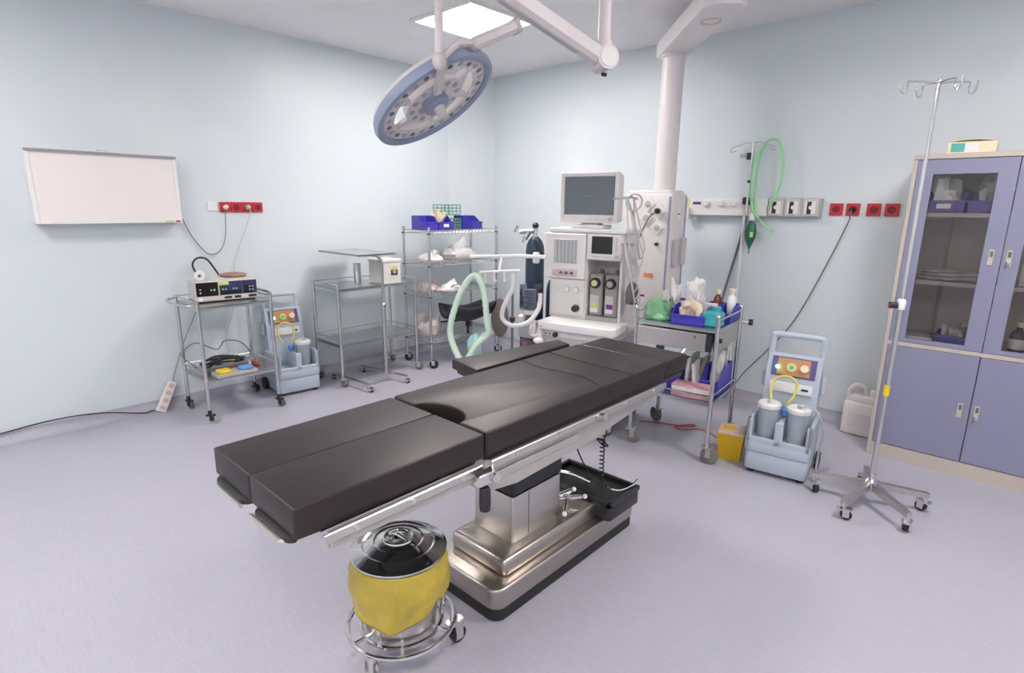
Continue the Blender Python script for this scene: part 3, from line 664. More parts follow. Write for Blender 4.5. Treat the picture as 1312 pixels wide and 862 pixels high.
solo('orange_clip', MB().box((0, 0, .012), (.05, .025, .024), .006).cyl((.02, 0, .012), (.05, 0, .012), .007, 8), ORANGE, 'small orange connector lying against the black cable heap', 'plug', (-4.23, 1.50, .33), .8)
# power strip leaning on the wall
ps = thing('power_strip', 'four-way white power strip leaning on the left wall', 'power strip', (-4.505, 1.075, .004), 0)
MR = Matrix.Rotation(R(22), 4, 'X') @ Matrix.Rotation(R(-20), 4, 'Y'); MR = Matrix.Rotation(R(-18), 4, 'Y') @ Matrix.Rotation(R(-31), 4, 'X')
def psb(mb): return mb.xf(MR)
bd = psb(MB().bb(-.018, .018, -.032, .032, 0, .235, .006)).build('body', mat('strip_plastic', (.74, .68, .66), .4), ps)
for k in range(4):
    for j in (-1, 1) if False else (0,):
        psb(MB().cyl((.017, 0, .032+.056*k), (.0195, 0, .032+.056*k), .020, 16)).build('outlet', SALMON, ps)
        for s_ in (-1, 1): psb(MB().cyl((.0185, s_*.008, .032+.056*k), (.021, s_*.008, .032+.056*k), .0035, 8)).build('pin_hole', REDD, ps)
MB().tube(catmull([(-.02, -.005, .012), (-.03, -.05, .016), (-.03, -.10, .012), (-.03, -.4, .06) if False else (-.045, -.35, .075), (-.075, -.62, .085), (-.072, -1.0, .062), (-.072, -1.6, .06)], 6), .0045, 6).build('power_cord', BLACK, ps)
MB().tube(catmull([tuple(MR @ Vector((0, 0, .233))), (-.070, .15, .27), (-.070, .22, .45), (-.068, .30, .62), (-.05, .42, .86)], 6), .003, 6).build('upper_cord', CORD, ps)

# ------------------------------------------------------------------ suction units (front towards local -y)
def suction(x, y, rz, label, jars):
    t = thing('suction_unit', label, 'suction unit', (x, y, 0), rz, 'pale blue suction units')
    MB().slab(rrect(-.165, .165, -.185, .19, .025), .022, .135, .008, 2).build('base_shell', LBLUE, t)
    MB().slab(rrect(-.168, .168, -.190, .19, .025), .135, .20, .008, 2).build('tub_floor', LBLUE, t)
    m = MB()                                                   # tub walls with two U-shaped openings in front
    for q in ((-.168, -.140), (-.022, .022), (.140, .168)): m.bb(q[0], q[1], -.190, -.160, .19, .335, .006)
    m.bb(-.168, .168, -.190, -.165, .19, .225, .004)
    m.bb(-.168, -.145, -.19, .10, .19, .335, .006); m.bb(.145, .168, -.19, .10, .19, .335, .006); m.bb(-.015, .015, -.165, .05, .19, .325, .005)
    m.build('tub_wall', LBLUE, t)
    # tower with sloping front
    pr = [(.05, .19), (.19, .19), (.18, .56), (.155, .66), (.115, .66), (.075, .52)]; n = len(pr)
    vs = [(-.145, a, b) for a, b in pr]+[(.145, a, b) for a, b in pr]
    MB().add(vs, [tuple(range(n)), tuple(range(n, 2*n))[::-1]]+[(i, n+i, n+(i+1) % n, (i+1) % n) for i in range(n)]).build('tower', LBLUE, t)
    MB().tube(catmull([(-.138, .15, .60), (-.138, .152, .68), (-.134, .155, .752), (-.115, .157, .768), (0, .158, .770), (.115, .157, .768), (.134, .155, .752), (.138, .152, .68), (.138, .15, .60)], 6), .019, 10).build('handle', LBLUE, t)
    a = math.atan2(.14, .04)
    pn = MB().box((0, .090, .592), (.235, .006, .115), .002, rx=-(pi/2-a)).build('control_panel', PANELG, t)
    MB().box((.0, .086, .594), (.175, .006, .10), .002, rx=-(pi/2-a)).build('orange_print', PANELO, pn)
    def disc(x, z, r, mt, nm, off=.008):
        off += .012
        y_ = .115-(.66-z)*.04/.14; MB().cyl((x, y_, z), (x, y_-off, z+off*.28), r, 14).build(nm, mt, pn)
    disc(-.085, .585, .011, LED, 'power_light', .012); disc(-.01, .590, .026, LIME, 'gauge', .009); disc(-.01, .590, .012, GREENB, 'gauge_face', .0105); disc(.06, .592, .022, CREAM, 'regulator_knob', .024)
    MB().box((.0, .062, .475), (.23, .006, .06), .002, rx=-.08).build('white_label', PAPER, t); MB().box((.075, .057, .475), (.035, .004, .012), 0, rx=-.08).build('label_mark', NAVYPR, t)
    for sx in jars:
        j = MB().lathe([(.045, .198), (.05, .203), (.056, .385), (.056, .392)], 24, (sx*.078, -.085, 0)).build('jar', JAR, t)
        MB().lathe([(.061, .386), (.063, .392), (.063, .408), (.055, .416), (.02, .418)], 24, (sx*.078, -.085, 0)).build('jar_lid', WHITE, j)
        MB().cyl((sx*.078, -.11, .416), (sx*.078, -.115, .437), .010, 10).build('spout', GREYP, j)
        MB().cyl((sx*.078, -.085, .205), (sx*.078, -.085, .235), .046, 20).build('jar_float', mat('jar_residue', (.45, .47, .52), .5), j)
    MB().tube(catmull([(-.075, -.05, .41), (-.09, -.02, .47), (-.075, .01, .535), (-.01, .015, .555), (.04, .0, .52), (.035, -.02, .46), (.015, -.03, .42), (.0, -.03, .37)], 6), .007, 8).build('yellow_tube', YTUBE, t)
    MB().lathe([(.018, .33), (.026, .34), (.026, .37), (.014, .385)], 12, (.0, -.03, 0)).build('blue_filter', BLUEC, t)
    for sx in (-1, 1):
        MB().tube([(sx*.172, .12, .05), (sx*.195, .12, .05)], .05, 16).build('rear_wheel', BLACK, t)
        MB().cyl((sx*.13, -.14, 0), (sx*.13, -.14, .024), .02, 12).build('front_foot', BLACK, t)
        MB().box((sx*.158, .13, .50), (.026, .04, .10), .008).build('side_hook', LBLUE, t)
    return t
s1 = suction(-4.372, 2.02, R(84), 'pale blue suction unit standing between the two steel trolleys', (1,))
s2 = suction(-.925, 3.352, R(8), 'pale blue suction unit with two jars beside the drip stand', (-1, 1))
solo('paper_note', MB().box((0, 0, 0), (.10, .004, .07), 0, rx=.9, rz=.3), PAPER, 'folded white paper tucked behind the right suction unit', 'paper', (-.735, 3.53, .42)) if False else None
solo('drain_tube', MB().tube(catmull([(-.82, 3.24, .43), (-.74, 3.22, .44), (-.70, 3.26, .32), (-.715, 3.30, .18), (-.71, 3.28, .06), (-.70, 3.34, .008), (-.72, 3.42, .007), (-.70, 3.52, .007)], 6), .006, 8), JAR, 'clear tube hanging from the right jar of suction unit to floor', 'tube')

# ------------------------------------------------------------------ second steel trolley
t2 = thing('instrument_trolley', 'empty-shelved two-tier steel trolley behind the small overbed tray', 'trolley', (-4.275, 2.70, 0))
X0, X1, Y0, Y1 = -.20, .20, -.385, .385
for x in (X0, X1):
    for y in (Y0, Y1):
        MB().cyl((x, y, .10), (x, y, .865), .0135, 12).build('leg', TUBE, t2)
        caster(t2, x, y, .098, .038, .028, {(-1, -1): .3, (1, -1): 1.9, (1, 1): .7, (-1, 1): 2.}[(1 if x > 0 else -1, 1 if y > 0 else -1)], STEEL, mat('grey_tyre', (.20, .19, .18), .6))
tray(t2, 'top_shelf', X0, X1, Y0, Y1, .825); tray(t2, 'lower_shelf', X0, X1, Y0, Y1, .36)
gallery(t2, 'top_rail', X0, X1, Y0, Y1, .862, sides='xyY'); gallery(t2, 'lower_rail', X0, X1, Y0, Y1, .405, sides='xyY'); 
bx = thing('instrument_box', 'white sterilising box with a portrait sticker on the steel trolley', 'box', (-4.16, 2.85, .827), R(90))
MB().bb(-.10, .085, -.09, .13, 0, .205, .006).build('box_body', mat('cream_enamel', (.74, .73, .68), .35), bx); MB().bb(-.106, .091, -.096, .136, .185, .215, .006).build('lid', mat('cream_enamel', (.74, .73, .68), .35), bx)
st = MB().bb(-.03, .055, -.0925, -.089, .055, .165).build('sticker', CREAM, bx); MB().bb(-.022, .046, -.0945, -.092, .075, .125).build('dark_print', NAVYPR, st); MB().cyl((.012, -.0965, .108), (.012, -.0925, .108), .019, 14).build('portrait_print', SKIN, st); MB().bb(-.012, .034, -.0955, -.092, .128, .155).build('red_print', LIME, st)
solo('steel_beaker', MB().lathe([(.028, 0), (.03, .003), (.032, .17), (.028, .17), (.026, .01)], 20), TRAY, 'slim steel beaker beside the white sterilising box', 'beaker', (-4.33, 2.66, .827))
# overbed instrument tray (Mayo type)
my = thing('overbed_tray_stand', 'single-post overbed tray stand in front of the empty steel trolley', 'tray stand', (-3.985, 2.62, 0))
for (a, b) in (((-.37, -.245), (.165, -.215)), ((-.37, .055), (.175, .145))):
    MB().tube([(a[0], a[1], .062), (b[0], b[1], .062)], .011, 8).build('runner', STEEL, my)
    for q in (b, a): caster(my, q[0], q[1], .056, .022, .02, .4, CHROME, swivel=.012)
MB().tube([(.01, -.223, .066), (.01, .12, .066)], .012, 8).build('crossbar', STEEL, my)
MB().cyl((.0, .06, .066), (.0, .06, .66), .017, 12).build('outer_post', STEEL, my)
MB().tube(catmull([(.0, .06, .64), (.0, .06, .95), (.0, .055, 1.04), (-.02, .02, 1.085), (-.06, -.03, 1.094), (-.2, -.05, 1.094), (-.40, -.05, 1.094)], 6), .012, 10).build('bent_post', STEEL, my)
MB().lathe([(.02, .645), (.024, .65), (.024, .68), (.016, .69)], 14, (0, .06, 0)).build('clamp_collar', CHROME, my)
tray(my, 'top_tray', -.50, .125, -.23, .115, 1.112, lip=.012)

# ------------------------------------------------------------------ wire rack in the corner
rk = thing('wire_rack', 'four-tier chrome wire rack on casters in the room corner', 'rack', (-4.192, 3.63, 0))
X0, X1, Y0, Y1 = -.19, .19, -.43, .43
for x in (X0, X1):
    for y in (Y0, Y1):
        MB().cyl((x, y, .10), (x, y, 1.305), .0125, 12).build('post', TUBE, rk); caster(rk, x, y, .10, .042, .025, .8 if x > 0 else 1.6, TUBE, BLACK)
for z in (1.275, .985, .70, .27):
    m = MB()
    for dz in (0, -.03):
        m.cyl((X0, Y0, z+dz), (X1, Y0, z+dz), .004, 6); m.cyl((X0, Y1, z+dz), (X1, Y1, z+dz), .004, 6); m.cyl((X0, Y0, z+dz), (X0, Y1, z+dz), .004, 6); m.cyl((X1, Y0, z+dz), (X1, Y1, z+dz), .004, 6)
    for k in range(1, 30): y = Y0+(Y1-Y0)*k/30; m.cyl((X0, y, z+.002), (X1, y, z+.002), .002, 5)
    for k in range(1, 20):
        y = Y0+(Y1-Y0)*k/20; y2 = Y0+(Y1-Y0)*(k+.5)/20
        if k < 19: m.cyl((X1, y, z), (X1, y2, z-.03), .002, 4); m.cyl((X1, y2, z-.03), (X1, y+(Y1-Y0)/20, z), .002, 4)
    m.build('wire_shelf', TUBE, rk)
    cl = MB()
    for x in (X0, X1):
        for y in (Y0, Y1): cl.cyl((x, y, z-.035), (x, y, z-.02), .017, 10)
    cl.build('shelf_collar', GREYD, rk)
zr = 1.279
bin_box('storage_bin', -4.17, 3.29, zr, .155, .22, .125, BLUE, 'blue bin at the left end of the corner rack top', R(80))
bin_box('storage_bin', -4.15, 3.452, zr, .155, .22, .125, BLUE, 'blue bin heaped with cream packets on the corner rack top', R(82), PAPER)
bin_box('storage_bin', -4.16, 3.82, zr, .17, .22, .125, BLUE, 'blue bin at the right of the green basket on the corner rack', R(100))
solo('cream_packets', MB().heap((.14, .15, .16), 12, 8, .7, .02), mat('cream_packet', (.74, .62, .46), .5, var=.3, scale=18), 'cream packets heaped in the middle blue bin on corner rack', 'packet', (-4.14, 3.44, zr+.02))
gb = thing('mesh_basket', 'stack of green openwork baskets on top of the corner rack', 'basket', (-4.22, 3.64, zr), R(90))
m = MB()
for j, (zb, w_, off) in enumerate(((.0, .12, .0), (.13, .20, -.04))):
    for k in range(4):
        z = zb+.004+.03*k
        m.box((off, -.08, z), (w_, .005, .010)); m.box((off, .08, z), (w_, .005, .010)); m.box((off-w_/2, 0, z), (.005, .16, .010)); m.box((off+w_/2, 0, z), (.005, .16, .010))
    for k in range(5):
        for y in (-.08, .08): m.box((off-w_/2+w_*k/4, y, zb+.048), (.010, .005, .098))
    m.bb(off-w_/2, off+w_/2, -.08, .08, zb, zb+.004)
m.build('basket_shell', GREENB, gb)
FL = [('clear_film_pack', (-4.10, 3.31, .989), (.24, .20, .07), 41, FILMW, 'small flat white film pack on the second tier of the corner rack'),
      ('clear_film_bag', (-4.11, 3.66, .989), (.34, .40, .17), 42, FILM, 'big crumpled clear plastic bag on the second tier of the corner rack'),
      ('linen_pack', (-4.16, 3.30, .704), (.26, .16, .10), 43, mat('pinkish_pack', (.62, .52, .52), .5, var=.2, scale=12), 'pinkish folded pack on the third tier of the corner rack'),
      ('white_film_bag', (-4.03, 3.47, .704), (.20, .24, .10), 44, FILMW, 'crumpled white film bag on the third tier of the corner rack'),
      ('linen_bundle', (-4.22, 3.36, .274), (.25, .26, .20), 45, mat('pale_linen', (.66, .60, .60), .55, var=.15, scale=9, bump=.4, bscale=8), 'large pale wrapped bundle on the bottom tier of the corner rack')]
for nm, p, d, sd, m_, lb in FL: solo(nm, MB().crumple((0, 0, 0), (d[0]*.9, d[1]*.9, d[2]*.75), sd, .22).heap(d, sd, 9, 1.2, .03, (.6, .9)), m_, lb, 'packet', p)
# leg holders stored at the rack
lh = thing('leg_holder', 'black gutter-shaped leg holder lying on the bottom tier of corner rack', 'leg holder', (-3.965, 3.63, .275), R(80))
vs = []; fs = []; n = 12
for j, x in enumerate((-.26, -.20, -.05, .05, .20, .26)):
    lift = .055*(abs(x)/.26)**1.3
    for k in range(n+1):
        q = R(182+176*k/n); vs.append((x, .10*cos(q), .265+lift+.125*sin(q)))
m = n+1
for j in range(5):
    for k in range(n): fs.append((j*m+k, j*m+k+1, (j+1)*m+k+1, (j+1)*m+k))
g = MB().add(vs, fs).build('gutter_pad', BLACKP, lh, 50); sm = g.modifiers.new('t', 'SOLIDIFY'); sm.thickness = .035; sm.offset = 0
MB().box((.0, 0, .12), (.05, .03, .10), .008).build('mount_block', BLACK, lh); MB().cyl((0, -.0, .0), (0, 0, .09), .014, 10).build('rod', BLACKP, lh); MB().cyl((-.30, 0, .15), (.05, 0, .14), .010, 8).build('cross_rod', BLACKP, lh)
ls = thing('leg_support', 'grey oval leg pad on a thin floor pole beside the corner rack', 'leg holder', (-3.67, 3.95, 0), R(25))
MB().lathe([(.001, -.025), (.07, -.022), (.088, -.010), (.09, 0), (.088, .010), (.07, .022), (.001, .025)], 28, (-.13, 0, .42), Matrix.Rotation(R(90), 4, 'X') @ Matrix.Diagonal((1, 2.2, 1, 1))).build('oval_pad', OVAL, ls)
MB().cyl((0, 0, .02), (0, 0, .86), .011, 10).build('pole', GREYD, ls); MB().lathe([(.10, 0), (.10, .008), (.02, .02), (.014, .05)], 20).build('foot', STEEL, ls)
MB().cyl((-.13, 0, .40), (0, 0, .42), .009, 8).build('pad_arm', STEEL, ls); MB().lathe([(.022, .39), (.028, .40), (.028, .43), (.018, .44)], 14).build('clamp_knob', BLACKP, ls); MB().cyl((-.13, 0, .0), (-.13, 0, .24), .009, 8).build('pad_post', STEEL, ls)
wb = thing('wire_guard', 'small dark wire grid standing on the bottom tier of the rack', 'grid', (-4.18, 3.74, .275), R(88))
for k in range(5): MB().cyl((-.14, 0, .235-.025*k), (.14, 0, .235-.025*k), .004, 6).build('wire', GREYD, wb)
for x in (-.13, .13): MB().cyl((x, 0, 0), (x, 0, .24), .004, 6).build('upright', GREYD, wb)

# ------------------------------------------------------------------ anaesthesia machine (front towards local -y; origin under the front edge of its work top)
AN = (-2.12, 2.89); AR = R(11.5)
def aw(x, y, z): return (AN[0]+x*cos(AR)-y*sin(AR), AN[1]+x*sin(AR)+y*cos(AR), z)
A = thing('anaesthesia_machine', 'cream anaesthesia machine with two vaporisers at the table head', 'anaesthesia machine', (AN[0], AN[1], 0), AR)
MB().slab(rrect(-.31, .25, .03, .58, .03), .10, .14, .006, 2).build('wheel_base', GREYP, A)
for x, y in ((-.27, .07), (.21, .07), (-.27, .54), (.21, .54)): caster(A, x, y, .10, .042, .035, 1.2, GREYP, GREYD)
MB().bb(-.30, .22, .06, .56, .14, .66, .008).build('lower_cabinet', GREYP, A)
MB().bb(-.285, .205, .052, .062, .50, .655, .004).build('drawer', mat('drawer_grey', (.52, .50, .50), .45), A); MB().bb(-.285, .205, .052, .062, .16, .49, .004).build('drawer', mat('drawer_grey', (.52, .50, .50), .45), A)
MB().cyl((-.17, .030, .655), (-.17, .056, .655), .017, 14).build('knob', BLACKP, A)
for x in (-.245, -.215): MB().cyl((x, .045, .655), (x, .056, .655), .006, 8).build('gas_port', GREYD, A)
MB().slab(rrect(-.295, .265, .0, .28, .03), .690, .747, .010, 3).build('work_top', WHITE, A); MB().bb(-.29, .24, .05, .30, .64, .692, .004).build('apron', WARM, A)
MB().bb(-.27, -.25, -.004, .0, .708, .716).build('maker_mark', GREYP, A)
# upper housing built round the vaporiser bay
BX0, BX1, BY0, BY1 = -.315, .215, .22, .52
m = MB(); m.bb(BX0, -.035, BY0, BY1, .745, 1.33, .004); m.bb(.195, BX1, BY0, BY1, .745, 1.33, .004); m.bb(-.037, .197, BY0, BY1, 1.155, 1.33, .003); m.bb(-.037, .197, BY0+.17, BY1, .745, 1.156); m.build('upper_housing', WARM, A)
MB().bb(-.037, .197, BY0+.165, BY0+.172, .75, 1.155).build('bay_back', GREYP, A); MB().bb(-.037, .197, BY0-.002, BY0+.17, .745, .775, .003).build('bay_floor', MIDGREY, A)
MB().slab(rrect(-.325, .23, .205, .53, .02), 1.33, 1.358, .006, 2).build('top_shelf', WHITE, A)
fm = MB().bb(BX0-.035, -.045, BY0-.022, BY0, 1.02, 1.325, .006).build('flowmeter_panel', mat('panel_white', (.78, .75, .74), .4), A)
MB().bb(-.275, -.105, BY0-.026, BY0-.020, 1.125, 1.285, .002).build('flow_window', mat('flow_window', (.42, .42, .44), .25), fm)
for k in range(6): MB().box((-.262+.028*k, BY0-.028, 1.205), (.006, .004, .15)).build('flow_tube', mat('flow_tube', (.60, .60, .62), .2), fm)
MB().bb(-.285, -.10, BY0-.027, BY0-.020, 1.035, 1.085, .003).build('switch_strip', ROSE, fm)
for x in (-.215, -.175, -.135): MB().cyl((x, BY0-.040, 1.06), (x, BY0-.025, 1.06), .010, 10).build('switch', GREYD, fm)
gp = MB().bb(-.30, -.045, BY0-.014, BY0, .765, 1.015, .004).build('gauge_panel', mat('panel_warm', (.72, .70, .68), .4), A)
for x, r in ((-.25, .010), (-.175, .024), (-.105, .022)):
    MB().cyl((x, BY0-.020, .945), (x, BY0-.013, .945), r, 20).build('gauge_rim', GREYP, gp); MB().cyl((x, BY0-.0215, .945), (x, BY0-.019, .945), r*.82, 18).build('gauge_face', PAPER, gp)
MB().cyl((-.10, BY0-.045, .82), (-.10, BY0-.012, .82), .022, 16).build('flush_button', BLACKP, gp); MB().torus((-.10, BY0-.02, .82), .026, .004, 20, 6, Matrix.Rotation(R(90), 4, 'X')).build('button_ring', CHROME, gp)
dp = MB().bb(-.035, BX1-.005, BY0-.018, BY0, 1.16, 1.325, .005).build('display_panel', mat('panel_white', (.78, .75, .74), .4), A)
MB().bb(.0, .145, BY0-.022, BY0-.016, 1.20, 1.312, .002).build('ventilator_screen', SCREENB, dp)
for k in range(6): MB().bb(.165, .178, BY0-.0205, BY0-.016, 1.295-.016*k, 1.303-.016*k).build('key', GREYP, dp)
MB().cyl((.172, BY0-.032, 1.185), (.172, BY0-.016, 1.185), .012, 12).build('control_knob', GREYP, dp)
for k in range(9): MB().bb(.0+.016*k, .010+.016*k, BY0-.0205, BY0-.016, 1.176, 1.184).build('key', GREYP, dp)
for x, dm, lm, nm in ((.022, LIME, LIME, 'sevo'), (.132, MIDGREY, PURPLE, 'iso')):
    v = MB().bb(x-.047, x+.047, BY0+.03, BY0+.16, .775, 1.06, .008).build('vaporiser', mat('vaporiser_grey', (.36, .34, .32), .4, .3), A)
    Mx = Matrix.Rotation(R(90), 4, 'X')
    MB().lathe([(.036, 0), (.036, .018), (.032, .024), (.001, .0245)], 22, (x-.002, BY0+.031, 1.0), Mx).build('dial', BLACKP, v); MB().lathe([(.021, .02), (.021, .030), (.001, .0305)], 18, (x-.002, BY0+.031, 1.0), Mx).build('dial_cap', dm, v)
    MB().bb(x-.038, x+.025, BY0+.022, BY0+.032, .80, .92, .003).build('filler_window', mat('filler_steel', (.55, .53, .50), .4), v); MB().bb(x-.025, x+.018, BY0+.019, BY0+.024, .83, .862).build('agent_mark', lm, v); MB().bb(x-.03, x+.02, BY0+.0195, BY0+.0235, .80, .828).build('agent_label', PAPER, v)
    MB().lathe([(.012, 1.06), (.016, 1.065), (.014, 1.085), (.008, 1.09)], 12, (x+.01, BY0+.10, 0)).build('lock_knob', GREYD, v)
# absorber and bellows on the left
ab = MB().bb(-.47, -.34, .05, .22, .60, .70, .01).build('absorber_head', MIDGREY, A)
MB().bb(-.455, -.345, .04, .15, .80, .975, .004).build('bellows_housing', ACR, ab); MB().lathe([(.045-.004*(k % 2), .805+.011*k) for k in range(13)], 20, (-.40, .095, 0)).build('bellows', mat('bellows_slate', (.18, .19, .27), .5), ab)
MB().lathe([(.05, .765), (.055, .772), (.055, .795), (.045, .802)], 22, (-.40, .095, 0)).build('bellows_base', PENDP, ab); MB().lathe([(.03, .70), (.035, .705), (.03, .765)], 18, (-.40, .095, 0)).build('neck', GREYD, ab)
MB().lathe([(.055, .44), (.058, .445), (.058, .59), (.052, .60)], 22, (-.425, .12, 0)).build('canister', ACR, ab); MB().lathe([(.051, .445), (.051, .575)], 20, (-.425, .12, 0)).build('soda_lime', SODA, ab)
MB().lathe([(.03, .70), (.036, .705), (.036, .745), (.02, .755)], 16, (-.46, .10, 0)).build('valve_dome', PENDP, ab); MB().lathe([(.022, .64), (.026, .65), (.026, .70), (.02, .74)], 14, (-.33, .02, 0)).build('valve_dome', PENDP, ab)
MB().tube(catmull([(-.32, .03, .735), (-.33, -.01, .69), (-.33, -.01, .65), (-.30, .0, .64), (-.29, .03, .66)], 5), .010, 8).build('sample_hose', PENDP, ab)
MB().sphere((-.265, -.02, .615), .032, (1.2, 1, .7)).build('reservoir_cap', WHITE, A); MB().cyl((-.265, -.02, .62), (-.265, .06, .62), .012, 8).build('cap_arm', WHITE, A)
MB().bb(-.30, -.262, .008, .05, .62, .70, .006).build('hook_bracket', PENDP, A)
# hose support arm with hook bar
sa = MB().tube([(-.30, .12, 1.165), (-.45, .02, 1.17), (-.56, -.23, 1.175)], .014, 10).build('support_arm', WHITE, A); MB().box((-.57, -.25, 1.180), (.16, .035, .022), .006, rz=R(40)).build('arm_end', WHITE, sa)
hb = MB().tube([(-.55, -.30, 1.085), (-.32, -.19, 1.10)], .007, 8).tube([(-.55, -.30, 1.085), (-.55, -.30, 1.02)], .006, 8).tube([(-.44, -.245, 1.09), (-.50, -.12, 1.165)], .006, 8).build('hook_bar', WHITE, sa)
for k in range(4):
    x, y = -.52+.055*k, -.285+.027*k; z = 1.087+.0035*k
    MB().tube(catmull([(x, y, z), (x, y, z-.05), (x+.008, y-.008, z-.065), (x+.02, y-.01, z-.055)], 4), .005, 7).build('hook', WHITE, sa)
# patient monitor on top
P = thing('patient_monitor', 'cream patient monitor with blank grey screen on the anaesthesia machine', 'monitor', aw(-.068, .33, 1.359), AR+R(2))
MB().slab(rrect(-.12, .12, -.08, .10, .03), 0, .022, .004, 2).build('base', WARM, P); MB().bb(-.06, .06, -.03, .06, .02, .05).build('neck', WARM, P)
MB().bb(-.190, .190, -.03, .09, .040, .355, .012).build('case', WARM, P)
m = MB()
for q in ((-.205, -.178, .035, .362), (.178, .205, .035, .362), (-.178, .178, .335, .362), (-.178, .178, .035, .088)): m.bb(q[0], q[1], -.062, -.03, q[2], q[3], .004)
m.build('bezel', WARM, P); MB().bb(-.178, .178, -.052, -.03, .088, .335).build('screen', SCREEN, P)
for k in range(6): MB().cyl((.0+.022*k, -.065, .058), (.0+.022*k, -.06, .058), .005, 8).build('key', GREYP, P)
MB().cyl((.155, -.072, .060), (.155, -.06, .060), .013, 16).build('jog_knob', GREYP, P); MB().bb(-.03, .02, -.0535, -.0515, .205, .212).build('screen_mark', mat('screen_mark', (.16, .18, .20), .3), P)
# sensor cables hanging at the right side
random.seed(9)
sc = thing('sensor_cables', 'bundle of grey sensor cables hanging on the right of anaesthesia machine', 'cable bundle', aw(.235, .20, 1.25), AR)
MB().cyl((-.03, 0, .02), (.06, 0, .02), .008, 8).build('hook', CHROME, sc); MB().tube([(-.10, .0, .30), (.02, .0, .31), (.06, .0, .30)], .008, 8).build('upper_hook', CHROME, sc)
for k in range(9):
    a, b, l = .02+.05*random.random(), -.06+.12*random.random(), .16+.36*random.random()
    z0 = .02 if k < 6 else .30
    MB().tube(catmull([(.0, -.01, z0+.008), (a, b-.03, z0-l*.4), (a+.03, b-.02, z0-l*.85), (a+.035, b+.01, z0-l), (a+.05, b+.03, z0-l*.8), (.05, b+.02, z0-l*.35), (.03, .01, z0+.008)], 6), .0045, 6).build('cable', CORDL if k % 3 else GREYP, sc)
MB().torus((.045, -.02, .28), .05, .006, 24, 6, Matrix.Rotation(R(80), 4, 'X')).build('coil', CORDL, sc)
MB().crumple((.06, 0, -.36), (.08, .10, .14), 77, .2).build('cuff', GREYD, sc)
# breathing hoses
def ribbed(pts, r, n=26): return MB().tube(catmull(pts, n), r, 12, rib=.12)
solo('breathing_hose', ribbed([(-2.53, 2.30, 0.535), (-2.57, 2.265, 0.575), (-2.669, 2.290, 0.731), (-2.660, 2.373, 0.952), (-2.619, 2.453, 1.063), (-2.559, 2.476, 0.979), (-2.508, 2.461, 0.784), (-2.491, 2.453, 0.700), (-2.527, 2.390, 0.637), (-2.559, 2.327, 0.531), (-2.545, 2.31, 0.535), (-2.53, 2.305, 0.531)], .021, 12), GREEN, 'pale green corrugated hose looped beside the armboard', 'hose')
solo('face_mask', MB().crumple((0, 0, 0), (.10, .09, .13), 6, .25).cyl((.03, 0, .09), (.07, .03, .14), .016, 10), MASK, 'aqua breathing mask hanging at the green corrugated hose', 'mask', (-2.57, 2.41, .56))
solo('white_hose', ribbed([aw(-.355, -.21, 1.075), aw(-.36, -.21, .98), aw(-.415, -.225, .86), aw(-.425, -.22, .78), aw(-.37, -.19, .735), aw(-.30, -.11, .75), aw(-.27, -.03, .82), aw(-.28, .02, .88), aw(-.285, .03, .93)], .016, 12), mat('white_corrugated', (.76, .73, .74), .4), 'white corrugated hose curving from hook bar to the bellows', 'hose')

# ------------------------------------------------------------------ gas cylinders
def cylinder(x, y, H, r, label):
    t = thing('gas_cylinder', label, 'gas cylinder', (x, y, 0), 0, 'navy gas cylinders')
    MB().lathe([(r*.9, 0), (r, .01), (r, H-.10), (r*.93, H-.06), (r*.7, H-.025), (r*.35, H)], 28).build('shell', NAVY, t)
    MB().lathe([(r+.002, H*.62), (r+.002, H*.62+.012)], 28).build('band', GREYP, t)
    return t
g = cylinder(-2.68, 3.12, 1.285, .068, 'tall navy gas cylinder with regulator behind the anaesthesia machine')
MB().cyl((0, 0, 1.28), (0, 0, 1.345), .017, 12).build('valve', STEEL, g); rg = MB().cyl((0, 0, 1.325), (-.09, -.07, 1.315), .016, 10).cyl((-.035, -.03, 1.32), (-.06, -.045, 1.27), .018, 10).build('regulator', STEEL, g)
for p in ((-.06, -.045, 1.262), (-.105, -.08, 1.335)): MB().cyl(p, (p[0]-.012, p[1]-.010, p[2]+.008), .026, 16).build('pressure_gauge', CHROME, rg)
MB().lathe([(.012, 1.345), (.022, 1.35), (.024, 1.372), (.012, 1.385)], 12).build('hand_wheel', BLACKP, g)
MB().lathe([(.018, 0), (.026, .01), (.026, .07), (.018, .08)], 14, (.055, -.05, 1.10)).build('flow_humidifier', WHITE, g); MB().tube(catmull([(.03, -.03, 1.27), (.06, -.04, 1.24), (.065, -.05, 1.19)], 4), .008, 8).build('supply_hose', BLACKP, g)
cylinder(-2.625, 3.285, .98, .060, 'shorter navy gas cylinder half hidden behind the anaesthesia machine')

# ------------------------------------------------------------------ ceiling pendant
D = thing('ceiling_pendant', 'cream ceiling supply pendant with column and socket box by the back wall', 'pendant', (-2.12, 3.94, 0))
MB().slab(rrect(-.27, .13, -.12, .13, .03), .52, 1.60, .008, 3).build('supply_box', PENDP, D); MB().slab(rrect(-.255, .115, -.105, .115, .04), 1.595, 1.625, .008, 3).build('box_cap', PENDP, D)
MB().lathe([(.078, 1.62), (.078, 2.53), (.09, 2.54), (.09, 2.56)], 32).build('column', PENDP, D)
for (x, y) in ((.117, -.1205), (.131, .10)): MB().box((x, y, 1.07), (.014, .012, 1.02), .003).build('blue_strip', LAMPB, D)
Mx = Matrix.Rotation(R(90), 4, 'X')
for x, z in ((-.055, 1.525), (.035, 1.475), (-.065, 1.425), (.03, 1.355)):
    so = MB().box((x, -.127, z), (.082, .016, .082), .004, ry=R(45)).build('socket_plate', WHITE, D); MB().lathe([(.022, 0), (.022, .006), (.017, .007)], 16, (x, -.134, z), Mx).build('socket_cup', GREYP, so)
